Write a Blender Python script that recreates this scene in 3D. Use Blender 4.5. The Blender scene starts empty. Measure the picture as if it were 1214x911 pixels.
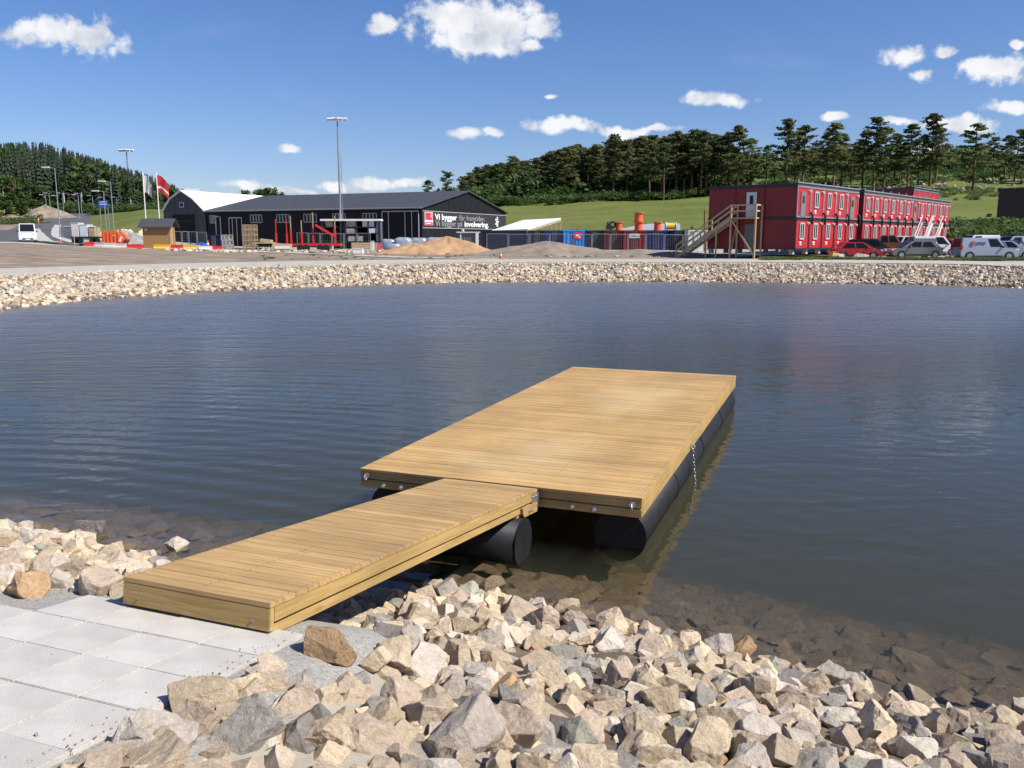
import bpy, bmesh, math, random
import numpy as np
from mathutils import Vector, Matrix
R = math.radians
sc = bpy.context.scene
col = sc.collection

# ------------------------------------------------------------------ camera
CZ, FPX, HOR = 3.2, 1017.0, 283.0
PITCH = math.atan((455.5 - HOR) / FPX)
cam = bpy.data.cameras.new('camera'); cam_o = bpy.data.objects.new('camera', cam); col.objects.link(cam_o)
cam.sensor_width = 36.0; cam.lens = FPX / 1214 * 36.0
cam.clip_start = 0.1; cam.clip_end = 6000
cam_o.location = (0, 0, CZ); cam_o.rotation_euler = (R(90) - PITCH, 0, 0)
sc.camera = cam_o

# ------------------------------------------------------------------ exposure, sun, sky
vs = sc.view_settings
vs.view_transform = 'Standard'; vs.look = 'None'; vs.gamma = 1.0; vs.use_curve_mapping = False
vs.exposure = 0.4
SUN_AZ = math.atan2(0.92, -0.39)            # measured from +Y (view direction) towards +X
SUN_EL = R(47)
SKY_STRENGTH, SUN_STRENGTH = 0.075, 5.0
sd = bpy.data.lights.new('sun', 'SUN'); sd.energy = SUN_STRENGTH; sd.angle = R(0.53); sd.color = (1.0, 0.95, 0.87)
so = bpy.data.objects.new('sun', sd); col.objects.link(so); so.location = (60, -30, 80)
sun_dir = Vector((math.sin(SUN_AZ) * math.cos(SUN_EL), math.cos(SUN_AZ) * math.cos(SUN_EL), math.sin(SUN_EL)))
so.rotation_euler = (-sun_dir).to_track_quat('-Z', 'Y').to_euler()

def ray(px, py):
    u = (px - 607) / FPX; v = (py - 455.5) / FPX; c, s = math.cos(PITCH), math.sin(PITCH)
    return (u, c - v * s, -s - v * c)
def at(px, py, Y):
    """world point that stands at ground distance Y along the view"""
    r = ray(px, py); k = Y / r[1]
    return Vector((r[0] * k, Y, CZ + r[2] * k))
def X(px, Y): return (px - 607) / 1031.5 * Y
def Zp(py, Y): return at(607, py, Y).z

world = bpy.data.worlds.new('World'); sc.world = world; world.use_nodes = True
wn, wl = world.node_tree.nodes, world.node_tree.links
wn.clear()
def nd(nodes, t, **kw):
    n = nodes.new(t)
    for k, v in kw.items(): setattr(n, k, v)
    return n
w_out = nd(wn, 'ShaderNodeOutputWorld'); w_bg = nd(wn, 'ShaderNodeBackground')
sky = nd(wn, 'ShaderNodeTexSky'); sky.sky_type = 'NISHITA'; sky.sun_disc = False
sky.sun_elevation = SUN_EL; sky.sun_rotation = SUN_AZ
sky.altitude = 50; sky.air_density = 1.0; sky.dust_density = 0.35; sky.ozone_density = 4.0
# clouds: directions on the sky, projected on a plane ahead
tc = nd(wn, 'ShaderNodeTexCoord'); sep = nd(wn, 'ShaderNodeSeparateXYZ'); wl.new(tc.outputs['Generated'], sep.inputs[0])
def wmath(op, a, b=None, c=None, clamp=False):
    n = nd(wn, 'ShaderNodeMath', operation=op, use_clamp=clamp)
    for i, v in enumerate((a, b, c)):
        if v is None: continue
        if isinstance(v, (int, float)): n.inputs[i].default_value = v
        else: wl.new(v, n.inputs[i])
    return n.outputs[0]
ay = wmath('MAXIMUM', wmath('ABSOLUTE', sep.outputs[1]), 0.05)
ca = wmath('DIVIDE', sep.outputs[0], ay); cb = wmath('DIVIDE', sep.outputs[2], ay)
comb = nd(wn, 'ShaderNodeCombineXYZ'); wl.new(ca, comb.inputs[0]); wl.new(cb, comb.inputs[1])
wz = nd(wn, 'ShaderNodeTexNoise'); wz.inputs['Scale'].default_value = 14; wz.inputs['Detail'].default_value = 6; wz.inputs['Roughness'].default_value = 0.55
wl.new(comb.outputs[0], wz.inputs['Vector'])
def wvec(op, a, b, c=None):
    n = nd(wn, 'ShaderNodeVectorMath', operation=op)
    for i, v in enumerate((a, b, c)):
        if v is None: continue
        if isinstance(v, tuple): n.inputs[i].default_value = v
        else: wl.new(v, n.inputs[i])
    return n.outputs[1] if op == 'LENGTH' else n.outputs[0]
warp = wvec('MULTIPLY_ADD', wz.outputs['Color'], (0.036, 0.026, 0), (-0.018, -0.013, 0))
wcoord = wvec('ADD', comb.outputs[0], warp)
CLOUDS = [(60, 38, 62, 17), (105, 46, 42, 23), (30, 36, 42, 12), (540, 22, 52, 28), (590, 30, 60, 32), (560, 46, 62, 20), (636, 32, 26, 14),
          (455, 26, 24, 12), (630, 52, 16, 9), (552, 158, 26, 8), (585, 155, 18, 6), (664, 147, 42, 10), (650, 146, 20, 9), (745, 156, 40, 8), (775, 153, 26, 6),
          (845, 121, 46, 8), (850, 119, 24, 8), (1068, 66, 28, 13), (1126, 61, 15, 7), (1095, 87, 17, 8), (1186, 82, 42, 18), (1165, 78, 26, 12),
          (1195, 129, 30, 9), (990, 136, 18, 5), (1135, 146, 48, 10), (1060, 142, 26, 6), (1100, 180, 26, 10), (1150, 150, 30, 8), (345, 173, 17, 6), (650, 113, 9, 4),
          (290, 218, 34, 6), (345, 225, 34, 6), (395, 220, 24, 6), (440, 219, 42, 8), (485, 216, 22, 7), (1204, 50, 10, 5), (232, 226, 12, 3), (1120, 186, 30, 8)]
mn = None
for (px, py, ha, hb) in CLOUDS:
    r = ray(px, py); a0, b0 = r[0] / r[1], r[2] / r[1]
    sx, sy = 1031.5 / ha / 1.12, 1031.5 / hb / 1.12
    v = wvec('MULTIPLY_ADD', wcoord, (sx, sy, 0), (-a0 * sx, -b0 * sy, 0))
    L_ = wvec('LENGTH', v, None)
    mn = L_ if mn is None else wmath('MINIMUM', mn, L_)
fb = nd(wn, 'ShaderNodeTexNoise'); fb.inputs['Scale'].default_value = 46; fb.inputs['Detail'].default_value = 6; fb.inputs['Roughness'].default_value = 0.58
wl.new(comb.outputs[0], fb.inputs['Vector'])
dens = wmath('ADD', wmath('SUBTRACT', 1.0, mn), wmath('MULTIPLY', wmath('SUBTRACT', fb.outputs['Fac'], 0.50), 1.9))
cov = nd(wn, 'ShaderNodeMapRange', interpolation_type='SMOOTHSTEP'); wl.new(dens, cov.inputs[0])
cov.inputs[1].default_value = 0.02; cov.inputs[2].default_value = 0.60
# thin high veil
fb2 = nd(wn, 'ShaderNodeTexNoise'); fb2.inputs['Scale'].default_value = 5.0; fb2.inputs['Detail'].default_value = 7
mp = nd(wn, 'ShaderNodeMapping'); mp.inputs['Scale'].default_value = (1, 3.2, 1); wl.new(comb.outputs[0], mp.inputs['Vector']); wl.new(mp.outputs[0], fb2.inputs['Vector'])
veil = nd(wn, 'ShaderNodeMapRange', interpolation_type='SMOOTHSTEP'); wl.new(fb2.outputs['Fac'], veil.inputs[0])
veil.inputs[1].default_value = 0.56; veil.inputs[2].default_value = 0.85; veil.inputs[4].default_value = 0.10
covm = wmath('MAXIMUM', wmath('MULTIPLY', cov.outputs[0], 0.97), veil.outputs[0])
shade = nd(wn, 'ShaderNodeTexNoise'); shade.inputs['Scale'].default_value = 24; shade.inputs['Detail'].default_value = 5
wl.new(wvec('ADD', wcoord, (0.3, 0.012, 0)), shade.inputs['Vector'])
crm = nd(wn, 'ShaderNodeValToRGB'); wl.new(shade.outputs['Fac'], crm.inputs[0])
crm.color_ramp.elements[0].position = 0.32; crm.color_ramp.elements[0].color = (6.0, 6.5, 7.4, 1)
crm.color_ramp.elements[1].position = 0.56; crm.color_ramp.elements[1].color = (9.6, 9.7, 9.9, 1)
hs = nd(wn, 'ShaderNodeHueSaturation'); hs.inputs['Saturation'].default_value = 1.12; hs.inputs['Value'].default_value = 1.0
tint = nd(wn, 'ShaderNodeMix', data_type='RGBA', blend_type='MULTIPLY'); tint.inputs[0].default_value = 1.0; tint.inputs[7].default_value = (1.03, 1.03, 1.24, 1)
wl.new(sky.outputs[0], tint.inputs[6]); wl.new(tint.outputs[2], hs.inputs['Color'])
mx = nd(wn, 'ShaderNodeMix', data_type='RGBA'); wl.new(covm, mx.inputs[0]); wl.new(hs.outputs[0], mx.inputs[6]); wl.new(crm.outputs[0], mx.inputs[7])
wl.new(mx.outputs[2], w_bg.inputs[0]); w_bg.inputs[1].default_value = SKY_STRENGTH
wl.new(w_bg.outputs[0], w_out.inputs[0])
sc.cycles.max_bounces = 6; sc.cycles.transparent_max_bounces = 12; sc.cycles.volume_bounces = 1
sc.cycles.use_denoising = True
sc.cycles.caustics_reflective = False; sc.cycles.caustics_refractive = False
rng = random.Random(11); nrs = np.random.RandomState(5)

# ------------------------------------------------------------------ helpers
def tag(o, label=None, cat=None, group=None, kind=None):
    if label: o['label'] = label
    if cat: o['category'] = cat
    if group: o['group'] = group
    if kind: o['kind'] = kind
    return o
def empty(name, loc=(0, 0, 0), rz=0.0, label=None, cat=None, group=None):
    o = bpy.data.objects.new(name, None); col.objects.link(o); o.location = loc; o.rotation_euler = (0, 0, rz)
    o.empty_display_size = 0.2
    return tag(o, label, cat, group)
class MB:
    def __init__(s): s.v = []; s.f = []; s.a = []; s.m = []; s.cur = 0.0; s.mi = 0; s.M = None
    def add(s, vs_, fs):
        b = len(s.v)
        if s.M is not None: vs_ = [s.M @ Vector(p) for p in vs_]
        s.v += [tuple(p) for p in vs_]
        for f in fs: s.f.append([b + i for i in f]); s.a.append(s.cur); s.m.append(s.mi)
        return s
    def box(s, c, d, rz=0.0, M=None):
        x, y, z = d[0] / 2, d[1] / 2, d[2] / 2
        P = [Vector((sx * x, sy * y, sz * z)) for sz in (-1, 1) for sx, sy in ((-1, -1), (1, -1), (1, 1), (-1, 1))]
        if rz: P = [Matrix.Rotation(rz, 3, 'Z') @ p for p in P]
        if M is not None: P = [M @ p for p in P]
        P = [p + Vector(c) for p in P]
        return s.add(P, [(3, 2, 1, 0), (4, 5, 6, 7), (0, 1, 5, 4), (1, 2, 6, 5), (2, 3, 7, 6), (3, 0, 4, 7)])
    def bar(s, p0, p1, w, h, up=(0, 0, 1)):
        p0, p1 = Vector(p0), Vector(p1); d = (p1 - p0); L = d.length; d.normalize()
        sd_ = d.cross(Vector(up))
        if sd_.length < 1e-4: sd_ = d.cross(Vector((1, 0, 0)))
        sd_.normalize(); u = sd_.cross(d)
        P = []
        for q in (p0, p1):
            for a, b in ((-1, -1), (1, -1), (1, 1), (-1, 1)): P.append(q + sd_ * a * w / 2 + u * b * h / 2)
        return s.add(P, [(3, 2, 1, 0), (4, 5, 6, 7), (0, 1, 5, 4), (1, 2, 6, 5), (2, 3, 7, 6), (3, 0, 4, 7)])
    def tube(s, p0, p1, r0, r1=None, n=10, caps=True):
        r1 = r0 if r1 is None else r1
        p0, p1 = Vector(p0), Vector(p1); d = (p1 - p0).normalized()
        a = d.cross(Vector((0, 0, 1)))
        if a.length < 1e-4: a = Vector((1, 0, 0))
        a.normalize(); b = d.cross(a)
        P = []
        for q, r in ((p0, r0), (p1, r1)):
            for i in range(n):
                t = 2 * math.pi * i / n; P.append(q + a * math.cos(t) * r + b * math.sin(t) * r)
        F = [(i, (i + 1) % n, n + (i + 1) % n, n + i) for i in range(n)]
        F = [f[::-1] for f in F]
        if caps: F += [tuple(range(n)), tuple(range(2 * n - 1, n - 1, -1))]
        return s.add(P, F)
    def prism(s, poly, y0, y1):
        """polygon in x,z extruded along y"""
        n = len(poly); P = [(x, y0, z) for x, z in poly] + [(x, y1, z) for x, z in poly]
        F = [(i, (i + 1) % n, n + (i + 1) % n, n + i) for i in range(n)]
        return s.add(P, F + [tuple(range(n - 1, -1, -1)), tuple(range(n, 2 * n))])
    def torus(s, c, axis, R0, r, n=16, m=8, sx=1.0, sy=1.0):
        ax = Vector(axis).normalized(); a = ax.cross(Vector((0, 0, 1)))
        if a.length < 1e-4: a = Vector((1, 0, 0))
        a.normalize(); b = ax.cross(a); c = Vector(c); P = []; F = []
        for i in range(n):
            t = 2 * math.pi * i / n; e = a * math.cos(t) * sx + b * math.sin(t) * sy
            for j in range(m):
                q = 2 * math.pi * j / m; P.append(c + e * R0 + e.normalized() * math.cos(q) * r + ax * math.sin(q) * r)
        for i in range(n):
            for j in range(m): F.append((i * m + j, ((i + 1) % n) * m + j, ((i + 1) % n) * m + (j + 1) % m, i * m + (j + 1) % m))
        return s.add(P, F)
    def build(s, name, mat_, parent=None, smooth=False, attr=False, bevel=0.0):
        me = bpy.data.meshes.new(name); me.from_pydata(s.v, [], s.f)
        mats = mat_ if isinstance(mat_, (list, tuple)) else [mat_]
        for m in mats: me.materials.append(m)
        if len(mats) > 1: me.polygons.foreach_set('material_index', s.m)
        if attr:
            at_ = me.attributes.new('rnd', 'FLOAT', 'FACE'); at_.data.foreach_set('value', s.a)
        bm = bmesh.new(); bm.from_mesh(me)
        bmesh.ops.recalc_face_normals(bm, faces=bm.faces)
        if bevel:
            es = [e for e in bm.edges if len(e.link_faces) == 2 and e.calc_face_angle(0) > 0.5]
            bmesh.ops.bevel(bm, geom=es, offset=bevel, segments=2, affect='EDGES', clamp_overlap=True)
        bm.to_mesh(me); bm.free()
        if smooth:
            me.polygons.foreach_set('use_smooth', [True] * len(me.polygons))
        o = bpy.data.objects.new(name, me); col.objects.link(o)
        if parent is not None: o.parent = parent
        return o
def mesh_np(name, V, F, mats, mi=None, smooth=False, parent=None, attrs=None):
    """F is an (n,3) or (n,4) array"""
    me = bpy.data.meshes.new(name); k = F.shape[1]
    me.vertices.add(len(V)); me.vertices.foreach_set('co', np.asarray(V, dtype=np.float32).ravel())
    me.loops.add(F.size); me.loops.foreach_set('vertex_index', F.astype(np.int32).ravel())
    me.polygons.add(len(F)); me.polygons.foreach_set('loop_start', (np.arange(len(F)) * k).astype(np.int32))
    me.polygons.foreach_set('loop_total', np.full(len(F), k, dtype=np.int32))
    for m in (mats if isinstance(mats, (list, tuple)) else [mats]): me.materials.append(m)
    if mi is not None: me.polygons.foreach_set('material_index', np.asarray(mi, dtype=np.int32))
    me.polygons.foreach_set('use_smooth', np.full(len(F), bool(smooth)))
    for an, av in (attrs or {}).items():
        dom = 'POINT' if len(av) == len(V) else 'FACE'
        q = me.attributes.new(an, 'FLOAT', dom); q.data.foreach_set('value', np.asarray(av, dtype=np.float32))
    me.update(calc_edges=True); me.validate()
    o = bpy.data.objects.new(name, me); col.objects.link(o)
    if parent is not None: o.parent = parent
    return o
def children(o): return [c for c in col.objects if c.parent == o]
def copy_tree(o, parent=None, kids=None):
    c = o.copy(); col.objects.link(c); c.parent = parent
    for ch in (kids if kids is not None else list(o.children)): copy_tree(ch, c)
    return c

# ------------------------------------------------------------------ materials
def base_mat(name):
    m = bpy.data.materials.new(name); m.use_nodes = True; n = m.node_tree.nodes; l = m.node_tree.links
    return m, n, l, n['Principled BSDF']
def sock(n, name): return n.inputs[name]
def mat(name, c, rough=0.7, var=0.18, scale=3.0, bump=0.0, bscale=20.0, metal=0.0, coord='Object', c2=None, stretch=None, orand=0.0, spec=None, detail=5):
    m, n, l, b = base_mat(name)
    t = nd(n, 'ShaderNodeTexCoord'); src = t.outputs[coord]
    if coord == 'World':
        pass
    if stretch:
        mpn = nd(n, 'ShaderNodeMapping'); mpn.inputs['Scale'].default_value = stretch; l.new(src, mpn.inputs['Vector']); src = mpn.outputs[0]
    no = nd(n, 'ShaderNodeTexNoise'); no.inputs['Scale'].default_value = scale; no.inputs['Detail'].default_value = detail; no.inputs['Roughness'].default_value = 0.62
    l.new(src, no.inputs['Vector'])
    cr = nd(n, 'ShaderNodeValToRGB'); l.new(no.outputs['Fac'], cr.inputs[0])
    lo = c2 if c2 else tuple(x * (1 - var) for x in c); hi = c if c2 else tuple(min(1, x * (1 + var)) for x in c)
    cr.color_ramp.elements[0].position = 0.33; cr.color_ramp.elements[0].color = (*lo, 1)
    cr.color_ramp.elements[1].position = 0.67; cr.color_ramp.elements[1].color = (*hi, 1)
    out = cr.outputs[0]
    if orand:
        oi = nd(n, 'ShaderNodeObjectInfo'); mr = nd(n, 'ShaderNodeMapRange'); l.new(oi.outputs['Random'], mr.inputs[0])
        mr.inputs[3].default_value = 1 - orand; mr.inputs[4].default_value = 1 + orand
        h = nd(n, 'ShaderNodeHueSaturation'); l.new(mr.outputs[0], h.inputs['Value']); l.new(out, h.inputs['Color']); out = h.outputs[0]
    l.new(out, b.inputs['Base Color']); b.inputs['Roughness'].default_value = rough; b.inputs['Metallic'].default_value = metal
    if spec is not None: b.inputs['Specular IOR Level'].default_value = spec
    if bump:
        n2 = nd(n, 'ShaderNodeTexNoise'); n2.inputs['Scale'].default_value = bscale; n2.inputs['Detail'].default_value = 5; l.new(src, n2.inputs['Vector'])
        bp = nd(n, 'ShaderNodeBump'); bp.inputs['Strength'].default_value = bump; bp.inputs['Distance'].default_value = 0.03
        l.new(n2.outputs['Fac'], bp.inputs['Height']); l.new(bp.outputs[0], b.inputs['Normal'])
    return m
M = {}
def rock_mat(name, c, c2):
    m, n, l, b = base_mat(name)
    t = nd(n, 'ShaderNodeTexCoord'); g = nd(n, 'ShaderNodeNewGeometry'); oi = nd(n, 'ShaderNodeObjectInfo')
    n1 = nd(n, 'ShaderNodeTexNoise'); n1.inputs['Scale'].default_value = 5.5; n1.inputs['Detail'].default_value = 6; n1.inputs['Roughness'].default_value = 0.65; l.new(g.outputs['Position'], n1.inputs['Vector'])
    cr = nd(n, 'ShaderNodeValToRGB'); l.new(n1.outputs['Fac'], cr.inputs[0])
    cr.color_ramp.elements[0].position = 0.34; cr.color_ramp.elements[0].color = (*c2, 1)
    cr.color_ramp.elements[1].position = 0.62; cr.color_ramp.elements[1].color = (*c, 1)
    n2 = nd(n, 'ShaderNodeTexNoise'); n2.inputs['Scale'].default_value = 48; n2.inputs['Detail'].default_value = 6; n2.inputs['Roughness'].default_value = 0.7; l.new(g.outputs['Position'], n2.inputs['Vector'])
    mr = nd(n, 'ShaderNodeMapRange'); l.new(n2.outputs['Fac'], mr.inputs[0]); mr.inputs[1].default_value = 0.3; mr.inputs[2].default_value = 0.7; mr.inputs[3].default_value = 0.78; mr.inputs[4].default_value = 1.16
    ma = nd(n, 'ShaderNodeMath', operation='MULTIPLY'); l.new(mr.outputs[0], ma.inputs[0])
    mr2 = nd(n, 'ShaderNodeMapRange'); l.new(g.outputs['Random Per Island'], mr2.inputs[0]); mr2.inputs[3].default_value = 0.8; mr2.inputs[4].default_value = 1.15
    mr3 = nd(n, 'ShaderNodeMapRange'); l.new(oi.outputs['Random'], mr3.inputs[0]); mr3.inputs[3].default_value = 0.85; mr3.inputs[4].default_value = 1.15
    mb = nd(n, 'ShaderNodeMath', operation='MULTIPLY'); l.new(mr2.outputs[0], mb.inputs[0]); l.new(mr3.outputs[0], mb.inputs[1]); l.new(mb.outputs[0], ma.inputs[1])
    h = nd(n, 'ShaderNodeHueSaturation'); l.new(ma.outputs[0], h.inputs['Value']); l.new(cr.outputs[0], h.inputs['Color']); l.new(h.outputs[0], b.inputs['Base Color'])
    b.inputs['Roughness'].default_value = 0.88; b.inputs['Specular IOR Level'].default_value = 0.2
    tco = nd(n, 'ShaderNodeVectorMath', operation='MULTIPLY_ADD'); l.new(g.outputs['Position'], tco.inputs[0]); tco.inputs[1].default_value = (1, 1, 1)
    n4 = nd(n, 'ShaderNodeTexNoise'); n4.inputs['Scale'].default_value = 7.0; n4.inputs['Detail'].default_value = 5; n4.inputs['Distortion'].default_value = 1.2; l.new(tco.outputs[0], n4.inputs['Vector'])
    stn = nd(n, 'ShaderNodeMapRange', interpolation_type='SMOOTHSTEP'); l.new(n4.outputs['Fac'], stn.inputs[0]); stn.inputs[1].default_value = .55; stn.inputs[2].default_value = .72; stn.inputs[4].default_value = .36
    sm_ = nd(n, 'ShaderNodeMix', data_type='RGBA'); l.new(stn.outputs[0], sm_.inputs[0]); l.new(h.outputs[0], sm_.inputs[6]); sm_.inputs[7].default_value = (.40, .27, .15, 1)
    n5 = nd(n, 'ShaderNodeTexNoise'); n5.inputs['Scale'].default_value = 11.0; n5.inputs['Detail'].default_value = 7; n5.inputs['Roughness'].default_value = .7; l.new(tco.outputs[0], n5.inputs['Vector'])
    dk = nd(n, 'ShaderNodeMapRange', interpolation_type='SMOOTHSTEP'); l.new(n5.outputs['Fac'], dk.inputs[0]); dk.inputs[1].default_value = .56; dk.inputs[2].default_value = .70; dk.inputs[4].default_value = .34
    sm2 = nd(n, 'ShaderNodeMix', data_type='RGBA'); l.new(dk.outputs[0], sm2.inputs[0]); l.new(sm_.outputs[2], sm2.inputs[6]); sm2.inputs[7].default_value = (.24, .215, .195, 1)
    l.new(sm2.outputs[2], b.inputs['Base Color'])
    n3 = nd(n, 'ShaderNodeTexNoise'); n3.inputs['Scale'].default_value = 16; n3.inputs['Detail'].default_value = 10; n3.inputs['Roughness'].default_value = 0.72; l.new(g.outputs['Position'], n3.inputs['Vector'])
    bp = nd(n, 'ShaderNodeBump'); bp.inputs['Strength'].default_value = 1.0; bp.inputs['Distance'].default_value = 0.045; l.new(n3.outputs['Fac'], bp.inputs['Height']); l.new(bp.outputs[0], b.inputs['Normal'])
    return m
ROCKS = [('cream', (.72, .58, .40), (.56, .445, .31)), ('pinkish', (.65, .515, .385), (.51, .41, .31)), ('grey', (.48, .435, .38), (.35, .32, .285)),
         ('greenish grey', (.44, .425, .34), (.335, .325, .265)), ('orange', (.57, .375, .21), (.45, .295, .165)), ('pale', (.72, .635, .52), (.59, .51, .42)), ('dark', (.26, .225, .20), (.16, .142, .13))]
ROCKM = [rock_mat('stone_' + r[0].replace(' ', '_'), r[1], r[2]) for r in ROCKS] + [rock_mat('silted_stone', (.21, .155, .10), (.16, .118, .08))] + [rock_mat('bank_stone_' + n_, a_, b_) for n_, a_, b_ in (('beige', (.50, .415, .30), (.40, .33, .24)), ('grey_beige', (.40, .355, .295), (.31, .28, .24)), ('tan', (.43, .345, .255), (.34, .27, .205)))]
ROCKW = [0.36, 0.28, 0.11, 0.05, 0.035, 0.135, 0.03]

def wood_mat(name, base, dark, dust=False, grain_axis='x'):
    """planks: grain stretched along the board, each board its own tone"""
    m, n, l, b = base_mat(name)
    t = nd(n, 'ShaderNodeTexCoord'); a = nd(n, 'ShaderNodeAttribute'); a.attribute_name = 'rnd'
    off = nd(n, 'ShaderNodeVectorMath', operation='MULTIPLY_ADD'); cmb = nd(n, 'ShaderNodeCombineXYZ')
    for i in range(3): l.new(a.outputs['Fac'], cmb.inputs[i])
    l.new(cmb.outputs[0], off.inputs[0]); off.inputs[1].default_value = (37.0, 53.0, 17.0); l.new(t.outputs['Object'], off.inputs[2])
    mp_ = nd(n, 'ShaderNodeMapping'); mp_.inputs['Scale'].default_value = (1.2, 22, 22) if grain_axis == 'x' else (22, 1.2, 22); l.new(off.outputs[0], mp_.inputs['Vector'])
    n1 = nd(n, 'ShaderNodeTexNoise'); n1.inputs['Scale'].default_value = 1.6; n1.inputs['Detail'].default_value = 7; n1.inputs['Roughness'].default_value = 0.6; n1.inputs['Distortion'].default_value = 0.6; l.new(mp_.outputs[0], n1.inputs['Vector'])
    cr = nd(n, 'ShaderNodeValToRGB'); l.new(n1.outputs['Fac'], cr.inputs[0])
    cr.color_ramp.elements[0].position = 0.30; cr.color_ramp.elements[0].color = (*dark, 1); cr.color_ramp.elements[1].position = 0.60; cr.color_ramp.elements[1].color = (*base, 1)
    # knots
    mk = nd(n, 'ShaderNodeMapping'); mk.inputs['Scale'].default_value = (2.2, 9, 9) if grain_axis == 'x' else (9, 2.2, 9); l.new(off.outputs[0], mk.inputs['Vector'])
    vo = nd(n, 'ShaderNodeTexVoronoi'); vo.inputs['Scale'].default_value = 1.0; l.new(mk.outputs[0], vo.inputs['Vector'])
    km = nd(n, 'ShaderNodeMapRange', interpolation_type='SMOOTHSTEP'); l.new(vo.outputs['Distance'], km.inputs[0]); km.inputs[1].default_value = 0.06; km.inputs[2].default_value = 0.17; km.inputs[3].default_value = 0.45; km.inputs[4].default_value = 0.0
    mk2 = nd(n, 'ShaderNodeMix', data_type='RGBA'); l.new(km.outputs[0], mk2.inputs[0]); l.new(cr.outputs[0], mk2.inputs[6]); mk2.inputs[7].default_value = (dark[0] * .62, dark[1] * .55, dark[2] * .45, 1)
    mr = nd(n, 'ShaderNodeMapRange'); l.new(a.outputs['Fac'], mr.inputs[0]); mr.inputs[3].default_value = 0.86; mr.inputs[4].default_value = 1.10
    lf = nd(n, 'ShaderNodeTexNoise'); lf.inputs['Scale'].default_value = 1.1; lf.inputs['Detail'].default_value = 6; l.new(t.outputs['Object'], lf.inputs['Vector'])
    lr = nd(n, 'ShaderNodeMapRange'); l.new(lf.outputs['Fac'], lr.inputs[0]); lr.inputs[1].default_value = .3; lr.inputs[2].default_value = .7; lr.inputs[3].default_value = .80; lr.inputs[4].default_value = 1.12
    mlt = nd(n, 'ShaderNodeMath', operation='MULTIPLY'); l.new(mr.outputs[0], mlt.inputs[0]); l.new(lr.outputs[0], mlt.inputs[1]); mr = mlt
    h = nd(n, 'ShaderNodeHueSaturation'); l.new(mr.outputs[0], h.inputs['Value']); l.new(mk2.outputs[2], h.inputs['Color'])
    out = h.outputs[0]
    if dust:      # dry trodden dust lying along the middle of the deck
        sp = nd(n, 'ShaderNodeSeparateXYZ'); l.new(t.outputs['Object'], sp.inputs[0])
        dn = nd(n, 'ShaderNodeTexNoise'); dn.inputs['Scale'].default_value = 1.3; dn.inputs['Detail'].default_value = 5; l.new(t.outputs['Object'], dn.inputs['Vector'])
        def mth(op, x, y=None):
            q = nd(n, 'ShaderNodeMath', operation=op)
            for i, v in enumerate((x, y)):
                if v is None: continue
                if isinstance(v, (int, float)): q.inputs[i].default_value = v
                else: l.new(v, q.inputs[i])
            return q.outputs[0]
        blobs = None
        for (bx, by, sx_, sy_) in dust:
            dx = mth('DIVIDE', mth('SUBTRACT', sp.outputs[0], bx), sx_); dy = mth('DIVIDE', mth('SUBTRACT', sp.outputs[1], by), sy_)
            rr = mth('SUBTRACT', 1.0, mth('SQRT', mth('ADD', mth('MULTIPLY', dx, dx), mth('MULTIPLY', dy, dy))))
            blobs = rr if blobs is None else mth('MAXIMUM', blobs, rr)
        dm = nd(n, 'ShaderNodeMapRange', interpolation_type='SMOOTHSTEP'); l.new(mth('ADD', blobs, mth('MULTIPLY', mth('SUBTRACT', dn.outputs['Fac'], 0.5), 1.4)), dm.inputs[0])
        dm.inputs[1].default_value = -0.1; dm.inputs[2].default_value = 0.9; dm.inputs[4].default_value = 0.36
        mx_ = nd(n, 'ShaderNodeMix', data_type='RGBA'); l.new(dm.outputs[0], mx_.inputs[0]); l.new(out, mx_.inputs[6]); mx_.inputs[7].default_value = (.60, .48, .27, 1); out = mx_.outputs[2]
    l.new(out, b.inputs['Base Color']); b.inputs['Roughness'].default_value = 0.62; b.inputs['Specular IOR Level'].default_value = 0.3
    bp = nd(n, 'ShaderNodeBump'); bp.inputs['Strength'].default_value = 0.25; bp.inputs['Distance'].default_value = 0.004; l.new(n1.outputs['Fac'], bp.inputs['Height']); l.new(bp.outputs[0], b.inputs['Normal'])
    return m
M['deck'] = wood_mat('decking_wood', (.52, .335, .138), (.385, .225, .08), dust=[(1.75, 1.4, 0.9, 1.3), (2.0, 5.6, .9, 2.2), (1.2, .8, 0.7, .6)])
M['gang'] = wood_mat('gangway_wood', (.50, .325, .138), (.36, .215, .08))
M['beam'] = wood_mat('beam_wood', (.50, .335, .13), (.36, .225, .075))
M['beamy'] = wood_mat('beam_wood_long', (.50, .335, .13), (.36, .225, .075), grain_axis='y')
M['rawwood'] = mat('raw_timber', (.50, .38, .22), .7, .2, 3, stretch=(1, 8, 8))
M['shedwood'] = mat('shed_wood', (.34, .19, .07), .7, .25, 4, stretch=(12, 12, 1))
M['concrete'] = mat('slab_concrete', (.50, .47, .425), .85, .13, 2.6, bump=.3, bscale=120, detail=10, orand=.05)
M['black_plastic'] = mat('black_plastic', (.012, .012, .014), .55, .3, 3, bump=.15, bscale=9, spec=.3)
M['galv'] = mat('galvanised_steel', (.55, .56, .57), .4, .2, 14, metal=.85)
M['steel'] = mat('dull_steel', (.30, .31, .32), .5, .15, 5, metal=.5)
M['rope'] = mat('chain_steel', (.45, .45, .43), .45, .2, 20, metal=.8)
M['asphalt'] = mat('asphalt', (.085, .085, .09), .9, .25, .6, bump=.2, bscale=30)
M['kerb'] = mat('kerb_stone', (.42, .40, .37), .85, .15, 2)
M['path'] = mat('path_gravel', (.40, .365, .31), .95, .14, 1.5, bump=.5, bscale=12)
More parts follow.
